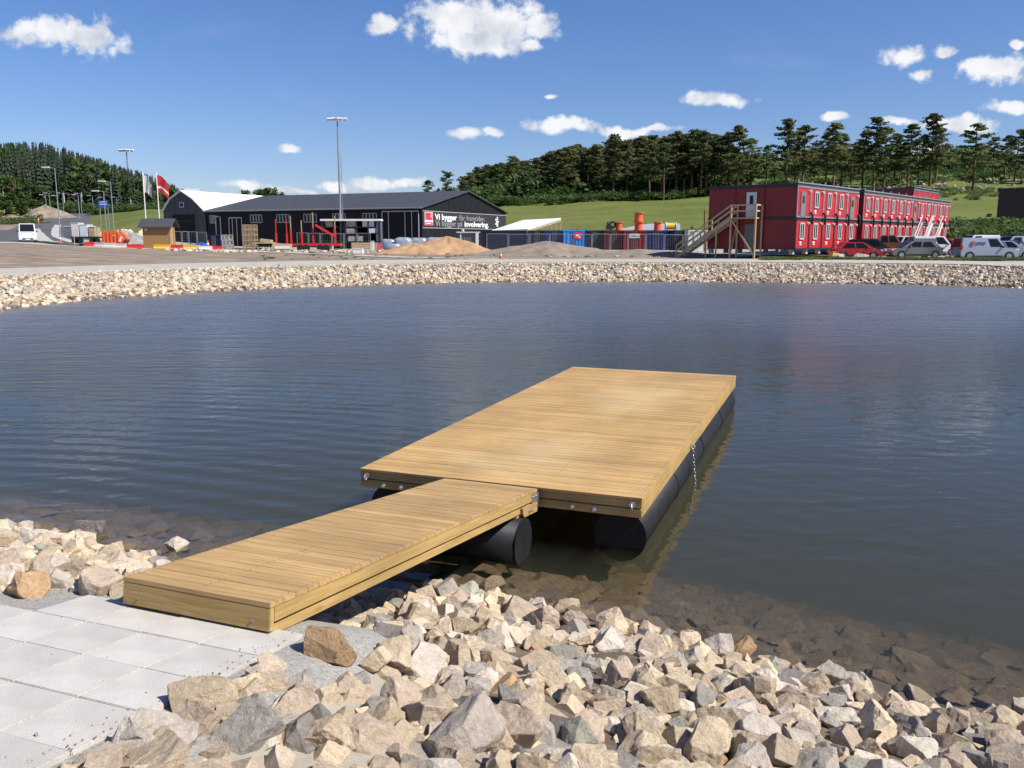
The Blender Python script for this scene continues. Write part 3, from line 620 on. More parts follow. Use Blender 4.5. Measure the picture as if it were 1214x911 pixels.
near_rocks = []; G1 = Grid(.5)
SPECIAL = [(390, 785, 0.097, 4, 'large rust-orange rock lying loose on the bank next to the slab corner'),
           (466, 796, 0.102, 0, 'blocky cream rock behind the large rust-orange rock by the slab corner'),
           (299, 862, 0.087, 3, None),
           (240, 842, 0.100, 0, 'flat cream rock lying right against the edge of the slabs'),
           (340, 852, 0.097, 1, None),
           (540, 893, 0.145, 5, None),
           (180, 893, 0.099, 5, None),
           (285, 890, 0.106, 2, None),
           (860, 862, 0.092, 2, None),
           (665, 790, 0.097, 3, None),
           (855, 782, 0.097, 5, None),
           (103, 634, 0.11, 6, 'dark wet rock alone in the shallow water'),
           (207, 652, 0.089, 5, 'small pale rock poking out of the water by the gangway'),
           (25, 708, 0.126, 4, 'large rust-orange rock lying beside the far edge of the slabs'),
           (82, 632, 0.062, 0, None)]
for (px, py, r, ci, lab) in SPECIAL:
    h = hit(px, py)
    if h: near_rocks.append([h[0], h[1] + .06, r, ci, lab, 0]); G1.put(h[0], h[1] + .06, r)
def inview(x, y, z, m):
    p = px_of(x, y, z); return p[2] > .5 and -m < p[0] < 1214 + m and p[1] < 911 + 1.6 * m
N1 = 11500
cx = nrs.uniform(-11, 12.5, N1); cy = nrs.uniform(.5, 13, N1); cd = shore_dist(cx, cy); cz_ = ground(cx, cy)
sizes = np.sort(np.clip(nrs.lognormal(math.log(.068), .36, N1), .04, .106))[::-1]
sizes[2600:] = np.clip(sizes[2600:], .045, .085)
for i in range(N1):
    x, y, r = cx[i], cy[i], sizes[i]
    if not (-.32 < cd[i] < 7.5): continue
    if cd[i] < -.1 and r > .10: continue
    if not inview(x, y, cz_[i], 260 if x < 1 else 900) or blocked(x, y, r): continue
    if G1.near(x, y, r, .66): continue
    G1.put(x, y, r); ci_ = int(nrs.choice(7, p=ROCKW)); near_rocks.append([x, y, r, (0, 1, 5)[i % 3] if ((ci_ in (4, 6) and r > .085) or (ci_ in (2, 3) and r > .098)) else ci_, None, 0])
G2 = Grid(.3)
wx, wy = nrs.uniform(-9, 10, 13000), nrs.uniform(1, 11, 13000); wd = shore_dist(wx, wy)
for x, y, d in zip(wx, wy, wd):          # smaller ones wedged between
    r = nrs.uniform(.04, .085)
    if not (-.1 < d < 6.5) or blocked(x, y, .05) or not inview(x, y, 1, 60 if x < 1 else 600) or G2.near(x, y, r, .78): continue
    G2.put(x, y, r); near_rocks.append([x, y, r, int(nrs.choice(7, p=ROCKW)), None, 1])
VX, FX, MI = [], [], []; voff = 0
def add_lo(x, y, z, r, ci, tpl=None, squash=1.0):
    global voff
    V_, F_ = tpl or LO[rng.randrange(len(LO))]
    q = V_ * (r * rng.uniform(.85, 1.15)); q = q @ rot_np((rng.gauss(0, .5), rng.gauss(0, .5), rng.uniform(0, 6.3))).T; q[:, 2] *= squash
    VX.append(q + (x, y, z)); FX.append(F_ + voff); MI.extend([ci] * len(F_)); voff += len(V_)
rank = []
nz = ground([q[0] for q in near_rocks], [q[1] for q in near_rocks]); nd_ = shore_dist([q[0] for q in near_rocks], [q[1] for q in near_rocks])
for k, rk in enumerate(near_rocks):
    x, y, r = rk[:3]; z = float(nz[k]); p = px_of(x, y, z)
    vis = (-10 < p[0] < 1224 and p[1] < 925); rank.append((r / p[2] * (1 if vis else 0) * (.45 if rk[5] else 1) + (10 if rk[4] else 0), k))
rank.sort(reverse=True); chosen = {k for s_, k in rank[:300] if s_ > 0}
zone_n = {}
for k, (x, y, r, ci, lab, lay) in enumerate(near_rocks):
    z = float(nz[k]); d = float(nd_[k])
    zz = z + r * rng.uniform(.12, .42) + (0 if not lay else -.03)
    if d < 0: zz = max(zz, .02) if lab else z + r * .2
    rot = (rng.gauss(0, .55), rng.gauss(0, .55), rng.uniform(0, 6.3)); sc_ = r * rng.uniform(.95, 1.2)
    if k in chosen:
        o = bpy.data.objects.new('rock', ROCKMESH[(k * 7 + ci) % len(ROCKMESH)]); col.objects.link(o)
        o.location = (x, y, zz); o.rotation_euler = rot; o.scale = (sc_ * rng.uniform(.9, 1.2), sc_ * rng.uniform(.85, 1.1), sc_ * rng.uniform(.85, 1.15))
        o.material_slots[0].link = 'OBJECT'; o.material_slots[0].material = ROCKM[ci]
        c = ROCKS[ci][0]
        u = (x - S0[0]) * SU[0] + (y - S0[1]) * SU[1]
        if lab: tag(o, lab, 'rock', 'rocks of the pond bank')
        else:
            zone = ('on the shore beyond the slabs, across the gangway' if u < -1.0 else 'at the waterline below the gangway' if d < .55 else 'beside the slabs and the gangway foot' if u < .95 else 'in the middle of the near bank' if d < 1.9 else 'high on the near bank, away from the water')
            sz = 'small' if r < .072 else 'large' if r > .095 else 'medium'
            tag(o, f'{sz} angular {c} rock {zone}', 'rock', f'{sz} {c} rocks {zone}')
    else: add_lo(x, y, zz, sc_, ci if d > -.12 else 7, HI[k % len(HI)] if r > .09 and y < 9 else None)
# stones lying under water near the edge
G3 = Grid(.5)
wx, wy = nrs.uniform(-12, 13, 11000), nrs.uniform(1.5, 16, 11000); wd = shore_dist(wx, wy); wz_ = ground(wx, wy)
for x, y, d, z in zip(wx, wy, wd, wz_):
    if not (-6.0 < d < -.02): continue
    r = nrs.uniform(.09, .23)
    if G3.near(x, y, r, .70): continue
    G3.put(x, y, r); add_lo(x, y, min(z + r * .05, -.03 - r * .42), r, 7, HI[rng.randrange(len(HI))] if d > -1.8 and abs(x) < 6 else None, .38)
# the far bank
fx = catmull(RIGHT[-3:] + FAR + LEFT[:1], 60); Tn = np.gradient(fx, axis=0); Tn /= np.linalg.norm(Tn, axis=1, keepdims=True); Nn = np.stack([Tn[:, 1], -Tn[:, 0]], 1)
if Nn[len(Nn) // 2, 1] < 0: Nn = -Nn
fbx = []
for i in range(15500):
    j = nrs.randint(len(fx)); dd = nrs.uniform(-.25, 2.62); p = fx[j] + Nn[j] * dd + nrs.uniform(-.3, .3, 2); fbx.append((p[0], p[1], dd))
fbx = np.array(fbx); fz = ground(fbx[:, 0], fbx[:, 1]); 
for (x, y, dd), z in zip(fbx, fz):
    r = nrs.uniform(.07, .155)
    w = [.10, .10, .10, .05, .03, .05, .04, 0, .23, .16, .14]
    add_lo(x, y, z + r * nrs.uniform(0, .5) * (1 if dd < 1.7 else -.9), r * (1 if dd < 2.1 else .7), int(nrs.choice(11, p=w)) if dd > .45 else int(nrs.choice([0, 8, 8, 10] if dd > .12 else [0, 1, 6, 7])))
st = mesh_np('loose_rocks', np.concatenate(VX), np.concatenate(FX), ROCKM, MI)
tag(st, 'broken stones covering the banks of the pond', kind='stuff')
# ------------------------------------------------------------------ floating dock
DW, DL, DT = 3.275, 8.46, 0.60
dock = empty('floating_dock', (-1.744, 9.540, 0), R(-20.706), 'broad floating wooden dock resting on black pontoon pipes in the pond', 'dock')
b = MB(); nb = 68; pitch_ = (DL) / nb
for i in range(nb):
    b.cur = rng.random(); gap = .0032
    y0, y1 = i * pitch_ + gap / 2, (i + 1) * pitch_ - gap / 2
    if i == 34: y0 += .012
    b.box((DW / 2, (y0 + y1) / 2, DT - .014 + rng.uniform(-.0012, .0012)), (DW, y1 - y0, .028))
b.build('decking', M['deck'], dock, attr=True, bevel=.0016)
def fascia(parent, p0, p1, z_top, hs, th, m, name='side_board', gap=.012, nrm=None):
    z = z_top
    for h in hs:
        q = MB(); q.cur = rng.random(); q.bar((p0[0], p0[1], z - h / 2), (p1[0], p1[1], z - h / 2), th, h); q.build(name, m, parent, attr=True, bevel=.004); z -= h + gap
zt = DT - .031
fascia(dock, (.003, .030), (DW - .003, .030), zt, (.082, .088), .045, M['beam'], 'end_board')
fascia(dock, (.003, DL - .030), (DW - .003, DL - .030), zt, (.082, .088), .045, M['beam'], 'end_board')
for x in (.020, DW - .020):
    fascia(dock, (x, .056), (x, DL - .056), zt, (.082, .088), .040, M['beamy'])
b = MB()
for i in range(1, 6): b.box((DW * i / 6, DL / 2, zt - .09), (.045, DL - .12, .17))
for i in range(1, 5): b.box((DW / 2, DL * i / 5, zt - .12), (DW - .1, .06, .10))
b.build('joists', M['beamy'], dock)
for x in (.33, DW - .255):
    p = MB(); p.tube((x, .16, .125), (x, DL - .12, .125), .272, n=40); q = p.build('pontoon', M['black_plastic'], dock)
    for pl in q.data.polygons: pl.use_smooth = len(pl.vertices) == 4
    c = MB(); c.tube((x, .148, .125), (x, .159, .125), .281, n=40); c.build('end_cap', M['black_plastic'], q)
    for k in range(1, 4): c = MB(); c.tube((x, DL * k / 4 - .012, .125), (x, DL * k / 4 + .012, .125), .279, n=40); c.build('weld_seam', M['black_plastic'], q)
def bolt(parent, x, y, z, d, r=.017, name='bolt'):
    d = Vector(d); q = MB(); p = Vector((x, y, z)); q.tube(p - d * .004, p + d * .006, r * 1.6, n=12); q.tube(p + d * .004, p + d * .045, r * .62, n=8); q.tube(p + d * .006, p + d * .022, r, n=6); return q.build(name, M['galv'], parent)
for x in (.30, .52, DW - .74, DW - .50): bolt(dock, x, .0075, zt - .145, (0, -1, 0))
for x in (.085, DW - .10):           # mooring eyes
    q = MB(); q.tube((x, .0075, zt - .045), (x, -.006, zt - .045), .034, n=14); q.torus((x, -.028, zt - .062), (1, .15, 0), .030, .0085, 16, 8); q.build('mooring_eye', M['galv'], dock)
yc = 3.05                             # chain half way along the side
q = MB(); q.tube((DW, yc, zt - .125), (DW + .014, yc, zt - .125), .036, n=14); q.torus((DW + .030, yc, zt - .13), (0, 1, 0), .030, .009); q.build('mooring_eye', M['galv'], dock)
q = MB(); px_, py_, pz_ = DW + .035, yc, zt - .17
for k in range(13):
    ax = (0, 1, 0) if k % 2 else (1, .2, 0)
    q.torus((px_, py_, pz_), ax, .021, .0058, 12, 6, .75, 1.35); pz_ -= .043; py_ -= .016; px_ += .007
q.build('chain', M['rope'], dock)
def screws(parent, W__, pitch__, n__, zt__, rows__):
    q = MB()
    for i in range(n__):
        for x in rows__:
            for dy in (-.032, .032):
                yy = (i + .5) * pitch__ + dy + rng.gauss(0, .002); xx = x + rng.gauss(0, .003)
                q.tube((xx, yy, zt__ + .0005), (xx, yy, zt__ + .0022), .0055, n=6)
    return tag(q.build('screws', M['steel'], parent), kind='stuff')
screws(dock, DW, DL / 68, 68, DT, (.03, DW * .333, DW * .667, DW - .03))
# cross pontoon that carries the gangway end
# ------------------------------------------------------------------ gangway
G_A = Vector((-2.3626, 4.9391, 1.1757)); G_B = Vector((-.735, 9.107, .607)); GWd = 1.078
gang = empty('gangway', G_A, 0, 'narrow sloping wooden gangway leading from the concrete slabs down to the dock', 'gangway')
vx = Vector((math.cos(R(-21.327)), math.sin(R(-21.327)), 0)); vy = (G_B - G_A); GL = vy.length - .005; vy.normalize(); vz = vx.cross(vy)
gang.rotation_euler = Matrix((vx, vy, vz)).transposed().to_euler()
b = MB(); nb = 37; pt = GL / nb
for i in range(nb):
    b.cur = rng.random(); b.box((GWd / 2, (i + .5) * pt, -.014 + rng.uniform(-.001, .001)), (GWd, pt - .0035, .028))
b.build('decking', M['gang'], gang, attr=True, bevel=.0016)
fascia(gang, (.0, .022), (GWd, .022), -.030, (.135,), .040, M['beam'], 'end_board')
for s, x in ((-1, .022), (1, GWd - .022)):
    fascia(gang, (x, .044), (x, GL - .002), -.030, (.090,), .040, M['beamy'])
    fascia(gang, (x - s * .012, .044), (x - s * .012, GL - .3), -.138, (.062,), .040, M['beamy'], 'lower_board')
    q = MB(); q.cur = rng.random(); q.prism([(GL - .46, -.138), (GL - .02, -.138), (GL - .02, -.235), (GL - .40, -.235), (GL - .44, -.20)], -.024, .024)
    q.v = [(x + s * .014 + v[1], v[0], v[2]) for v in q.v]; bl = q.build('bearing_block', M['beamy'], gang, attr=True)
    bolt(bl, x + s * .038, GL - .26, -.185, (s, 0, 0), .014)
    q = MB(); q.box((x + s * .0245, GL - .085, -.118), (.005, .15, .165)); q.box((x + s * .012, GL + .003, -.118), (.05, .005, .165)); hp = q.build('hinge_plate', M['galv'], gang)
    for dy in (-.045, .035):
        for dz in (-.05, .05): bolt(hp, x + s * .027, GL - .085 + dy, -.118 + dz, (s * .45, 0, 0), .010)
screws(gang, GWd, pt, 37, 0.0, (.03, GWd / 2, GWd - .03))
for xk in (.12, GWd - .12):
    q = MB(); q.tube((xk, .0015, -.115), (xk, -.004, -.115), .009, n=10); q.build('screw', M['steel'], gang)
b = MB()
for k in range(1, 3): b.box((GWd * k / 3, GL / 2, -.10), (.045, GL - .1, .13))
b.build('joists', M['beamy'], gang)
pc = Matrix.Rotation(R(-20.7), 3, 'Z')
pg = MB(); yb = GL - .46; zc = -.232 - .238
pg.tube((.30, yb, zc), (GWd + .03, yb, zc), .235, n=40); q = pg.build('pontoon', M['black_plastic'], gang)
for pl in q.data.polygons: pl.use_smooth = len(pl.vertices) == 4
for xk in (.292, GWd + .031): c = MB(); c.tube((xk, yb, zc), (xk + .007, yb, zc), .243, n=40); c.build('end_cap', M['black_plastic'], q)
b = MB(); b.box((GWd / 2, yb, -.2155), (GWd - .06, .10, .045)); b.build('bearer', M['beam'], gang)

# ------------------------------------------------------------------ concrete slabs
sm = MB(); sm.box((0, 0, -.025), (.394, .394, .05)); slab0 = None
slabs = []
for j in range(-1, 8):
    for i in range(0, 5 if j >= 0 else 4):
        if j > 5 and i < 1: pass
        slabs.append((i, j))
Srot = Matrix((Vector((SU[0], SU[1], 0)), Vector((SV[0] * math.cos(R(8.05)), SV[1] * math.cos(R(8.05)), -math.sin(R(8.05)))), Vector((SU[0], SU[1], 0)).cross(Vector((SV[0] * math.cos(R(8.05)), SV[1] * math.cos(R(8.05)), -math.sin(R(8.05))))))).transposed()
SP = .398
for (i, j) in slabs:
    off = Srot @ Vector((-(i + .5) * SP, -(j + .5) * SP * 1.0, 0)); p = Vector((S0[0], S0[1], SZ)) + off
    if slab0 is None: o = sm.build('concrete_slab', M['concrete'], None, bevel=.004); slab0 = o
    else: o = slab0.copy(); col.objects.link(o)
    o.location = p + Vector((0, 0, rng.uniform(-.003, .003)))
    o.rotation_euler = (Srot @ Matrix.Rotation(rng.gauss(0, .004), 3, 'Z') @ Matrix.Rotation(rng.gauss(0, .006), 3, 'X')).to_euler()
    rown = ('row touching the gangway', 'second row from the gangway', 'third row from the gangway', 'fourth row from the gangway', 'fifth row from the gangway', 'sixth row from the gangway', 'seventh row from the gangway', 'eighth row from the gangway', 'ninth row from the gangway')[j + 1]
    cn = ('bordering the piled rocks', 'second from the rock edge', 'third from the rock edge', 'fourth from the rock edge', 'fifth from the rock edge')[i]
    tag(o, f'concrete slab in the {rown}, {cn}', 'paving slab', 'concrete slabs of the path to the gangway', 'thing')

VX, FX, MI = [], [], []; voff = 0
for k in range(170):
    e = abs(rng.gauss(0, .09)); u = -e if k % 9 else -rng.uniform(0, 1.9); t_ = rng.uniform(-2.6, .42)
    p = S0 + SU * u + SV * t_; add_lo(p[0], p[1], float(slab_z(p[0], p[1])) + .003, rng.uniform(.0015, .0045) * (1.8 if rng.random() < .04 else 1), rng.choice([0, 1, 2, 2, 6]))
tag(mesh_np('grit', np.concatenate(VX), np.concatenate(FX), ROCKM, MI), 'loose grit spilled along the edge of the concrete slabs', kind='stuff')
# ------------------------------------------------------------------ long black timber hall with the banner
def frame_at(name, loc, ux, label, cat, group=None):
    """Empty whose local x axis points along ux"""
    return empty(name, loc, math.atan2(ux[1], ux[0]), label, cat, group)
BA = R(24); CX, CY = X(500.5, 110), 110.0; BZ = gz(CX, CY) - .3
gv = Vector((math.sin(BA), math.cos(BA), 0)); lv = Vector((-math.cos(BA), math.sin(BA), 0))
W_, L_ = 25.5, 35.0; EV = Zp(247, 110) - BZ; RG = Zp(228, 121.6) - BZ
# local frame: x to the right along the long side (from far end to near corner), y to the back
hall = empty('black_hall', Vector((CX, CY, BZ)) + lv * L_, math.atan2(-lv.y, -lv.x), 'long black timber hall with a low pitched dark roof and a slogan banner', 'hall')
q = MB(); q.add([(0, 0, 0), (L_, 0, 0), (L_, 0, EV), (0, 0, EV)], [(0, 1, 2, 3)]); q.add([(0, W_, 0), (L_, W_, 0), (L_, W_, EV), (0, W_, EV)], [(3, 2, 1, 0)])
for x in (0, L_): q.add([(x, 0, 0), (x, W_, 0), (x, W_, EV), (x, W_ / 2, RG), (x, 0, EV)], [(0, 1, 2, 3, 4)])
q.build('wall', M['black_wall'], hall)
q = MB(); ov = .45; sl = (RG - EV) / (W_ / 2); th = .16
for sg in (0, 1):
    y0, y1 = (-ov, W_ / 2) if not sg else (W_ + ov, W_ / 2)
    z0, z1 = EV - sl * ov + .05, RG + .05
    q.add([(-.3, y0, z0), (L_ + .3, y0, z0), (L_ + .3, y1, z1), (-.3, y1, z1), (-.3, y0, z0 + th), (L_ + .3, y0, z0 + th), (L_ + .3, y1, z1 + th), (-.3, y1, z1 + th)], [(0, 1, 2, 3), (4, 5, 6, 7), (0, 1, 5, 4), (1, 2, 6, 5), (2, 3, 7, 6), (3, 0, 4, 7)])
rf = q.build('roof', M['black_roof'], hall)
q = MB(); q.tube((-.3, -ov - .05, EV - sl * ov + .12), (L_ + .3, -ov - .05, EV - sl * ov + .12), .10, n=8); q.build('gutter', M['steel'], rf)
def lx(px): # local x along the long side for a picture column
    t = (px - 607) / 1031.5; return L_ - (CX - t * CY) / (t * lv.y - lv.x) if abs(t * lv.y - lv.x) > 1e-6 else 0
for px0, px1 in ((298.5, 312), (329.5, 344), (361.5, 376.5), (395.5, 410.5), (431, 447.5), (250.5, 257)):
    x0, x1 = lx(px0), lx(px1); z1, z0 = EV - .55, EV - 1.6
    f = MB(); 
    for a, b_ in (((x0, z0), (x1, z0)), ((x0, z1), (x1, z1)), ((x0, z0), (x0, z1)), ((x1, z0), (x1, z1))): f.bar((a[0], -.05, a[1]), (b_[0], -.05, b_[1]), .07, .07)
    for k in range(1, 4): xm = x0 + (x1 - x0) * k / 4; f.bar((xm, -.05, z0), (xm, -.05, z1), .07, .10)
    fo = f.build('window', M['trim'], hall)
    g_ = MB(); g_.box(((x0 + x1) / 2, -.02, (z0 + z1) / 2), (x1 - x0, .03, z1 - z0)); g_.build('pane', M['glass'], fo)
def doorway(px0, px1, ztop, nm='gateway', bars=()):
    x0, x1 = lx(px0), lx(px1); f = MB(); f.box(((x0 + x1) / 2, -.03, ztop / 2), (x1 - x0, .05, ztop)); d_ = f.build(nm, M['darkvoid'], hall)
    f = MB()
    for x in (x0, x1, *[lx(p_) for p_ in bars]): f.bar((x, -.08, 0), (x, -.08, ztop), .09, .09)
    f.bar((x0, -.08, ztop), (x1, -.08, ztop), .09, .12); f.build('frame', M['trim'], d_); return d_
doorway(454, 497, EV - .35, bars=(461.5, 481, 489)); doorway(273, 288, EV - .9, bars=(277, 282))
for px in (257.5, 263):
    f = MB(); f.bar((lx(px), -.08, 0), (lx(px), -.08, EV - .7), .13, .1); f.build('door_post', M['trim'], hall)
f = MB(); f.bar((lx(255), -.08, EV - .7), (lx(261), -.08, EV - .7), .09, .14); f.build('door_rail', M['trim'], hall)
# banner on the gable
def gs(px): t = (px - 607) / 1031.5; return (t * CY - CX) / (gv.x - t * gv.y)
bt, bb = Zp(250, 110) - BZ, Zp(270.3, 110) - BZ
q = MB(); q.box((L_ + .05, W_ / 2, (bt + bb) / 2), (.06, W_ - .1, bt - bb)); ban = q.build('banner', M['signgrey'], hall)
q = MB()
for z in (bt, bb): q.box((L_ + .07, W_ / 2, z), (.08, W_ - .1, .07))
q.build('banner_edge', M['trim'], ban)
def text(s, parent, m, loc, rot, width, height, bold=0.0, name='lettering', align='LEFT', spacing=1.0):
    cu = bpy.data.curves.new(name, 'FONT'); cu.body = s; cu.size = 1.0; cu.offset = bold; cu.extrude = .012; cu.align_x = align; cu.space_character = spacing; cu.resolution_u = 3
    o = bpy.data.objects.new(name, cu); col.objects.link(o); bpy.context.view_layer.update()
    w, h = max(o.dimensions.x, .01), max(o.dimensions.y, .01); sx = width / w
    me = o.to_mesh(); me2 = bpy.data.meshes.new_from_object(o, depsgraph=bpy.context.evaluated_depsgraph_get()); o.to_mesh_clear()
    bpy.data.objects.remove(o); me2.materials.clear(); me2.materials.append(m)
    o = bpy.data.objects.new(name, me2); col.objects.link(o); o.parent = parent; o.location = loc; o.rotation_euler = rot; o.scale = (sx, height / .95, 1); return o
TR = (R(90), 0, R(90)); zl1, zl2 = bt - 1.02, bt - 1.83
def gtext(s, p0, p1, z, bold): 
    a, b_ = gs(p0), gs(p1); text(s, ban, M['white'] if bold else M['thinletter'], (L_ + .085, a, z), TR, b_ - a, .98, .028 if bold else -.004)
gtext('Vi bygger', 515.5, 541.5, zl1, 1); gtext('f\u00f6r framtiden.', 544, 574.5, zl1, 0); gtext('Vi bygger p\u00e5', 515.8, 547.5, zl2, 0); gtext('involvering.', 550, 578.5, zl2, 1)
a, b_ = gs(503.2), gs(512.8)
q = MB(); q.box((L_ + .085, (a + b_) / 2, bt - .95), (.03, b_ - a, 1.62)); lg = q.build('sign_plate', M['white'], ban)
q = MB(); q.box((L_ + .102, (a + b_) / 2, bt - .66), (.02, b_ - a - .2, .92)); q.box((L_ + .102, (a + b_) / 2, bt - 1.55), (.02, b_ - a - .2, .36)); q.build('red_field', M['logo'], lg)
q = MB(); q.box((L_ + .116, b_ - .45, bt - .55), (.01, .13, .6)); q.box((L_ + .116, b_ - .62, bt - .62), (.01, .1, .1)); q.box((L_ + .116, (a + b_) / 2 - .1, bt - 1.55), (.01, 1.2, .1)); q.build('sign_mark', M['white'], lg)
ec = gs(588.6); q = MB()
for k, (zz, w) in enumerate(((.62, .45), (.32, 1.0), (.0, 1.05), (-.32, 1.05), (-.62, .55))): q.box((L_ + .09, ec + (-.12 if k % 2 else .12), bt - 1.0 + zz), (.03, w, .2))
q.box((L_ + .092, ec, bt - 1.0), (.03, .16, 1.35)); q.build('emblem', M['white'], ban)
q = MB(); q.tube((L_ + .06, gs(547.5), bb - .25), (L_ + .3, gs(547.5), bb - .3), .16, n=10); q.build('wall_lamp', M['white'], hall)

# ------------------------------------------------------------------ gambrel hall with the white roof
GH = Vector((CX, CY, BZ)) + lv * (L_ + .35); gl_ = 7.9; HY = .3
hx = lambda s: -s
gam = empty('gambrel_hall', GH + lv * gl_, math.atan2(-lv.y, -lv.x), 'dark grey hall with a gambrel gable, open gateway and bright white roof', 'hall')
gz0 = gz(GH.x, GH.y) - BZ - .3
pr = [(0, gz0), (gl_, gz0), (gl_, EV - .05), (gl_ * .73, EV + 1.75), (gl_ * .46, RG + .35), (gl_ * .18, EV + 1.75), (0, EV + .1)]
GD = 38.0
q = MB(); q.prism(pr, 0, .25); q.prism(pr, GD - .25, GD)
q.box((.12, GD / 2, (gz0 + EV) / 2), (.24, GD - .6, EV - gz0)); q.box((gl_ - .12, GD / 2, (gz0 + EV) / 2), (.24, GD - .6, EV - gz0 - .1)); q.build('wall', M['grey_wall'], gam)
q = MB(); top = [pr[2], pr[3], pr[4], pr[5], pr[6]]
for (xa, za), (xb, zb) in zip(top[:-1], top[1:]):
    d_ = Vector((xb - xa, 0, zb - za)).normalized(); nn = Vector((d_.z, 0, -d_.x)); nn = nn if nn.z > 0 else -nn
    P_ = [Vector((xa, y, za)) - d_ * .02 for y in (-.25, GD)] + [Vector((xb, y, zb)) + d_ * .02 for y in (GD, -.25)]
    q.add([p_ + nn * .03 for p_ in P_] + [p_ + nn * .15 for p_ in P_], [(0, 1, 2, 3), (4, 5, 6, 7), (0, 1, 5, 4), (1, 2, 6, 5), (2, 3, 7, 6), (3, 0, 4, 7)])
q.build('roof', M['white_roof'], gam)
q = MB(); gh_ = EV - .35 - gz0; q.box((gl_ * .48, -.03, gz0 + gh_ / 2), (4.1, .07, gh_)); dv = q.build('gateway', M['darkvoid'], gam)
q = MB(); q.bar((gl_ * .48 - 1.95, -.09, gz0 + 3.6), (gl_ * .48 + 1.95, -.09, gz0 + 3.6), .04, .08); q.build('gate_rail', M['grey_wall'], dv)
q = MB(); q.box((gl_ * .46, -.03, EV + 1.0), (.85, .1, .75)); wv = q.build('window', M['trim'], gam); q = MB(); q.box((gl_ * .46, -.09, EV + 1.0), (.6, .03, .5)); q.build('pane', M['glass'], wv)

# ------------------------------------------------------------------ small wooden shed
def shed():
    p = at(169, 290, 97); x1 = X(203.5, 97); z = gz((p.x + x1) / 2, 97) - .05; w = x1 - p.x
    t = empty('wooden_shed', (p.x, 97, z), R(4), 'small brown plank shed with a grey roof in front of the flagpoles', 'shed'); h = Zp(269, 97) - z; rt = Zp(260.5, 98) - z
    q = MB(); q.prism([(0.1, 0), (w - .35, 0), (w - .35, h), (.1, h)], 0, 2.2); q.build('wall', M['shedwood'], t)
    q = MB(); q.box((w - .17, .12, h / 2), (.24, .24, h)); q.build('corner_post', M['rawwood'], t)
    q = MB()
    for y0, y1 in ((-.35, 1.1), (2.55, 1.1)): q.add([(-.3, y0, h - .12), (w + .12, y0, h - .12), (w + .12, y1, rt), (-.3, y1, rt), (-.3, y0, h), (w + .12, y0, h), (w + .12, y1, rt + .12), (-.3, y1, rt + .12)], [(0, 1, 2, 3), (4, 5, 6, 7), (0, 1, 5, 4), (1, 2, 6, 5), (2, 3, 7, 6), (3, 0, 4, 7)])
    q.build('roof', M['black_roof'], t)
    q = MB(); q.box((.5, -.05, h - .3), (.28, .1, .22)); q.build('wall_lamp', M['offwhite'], t)
shed()

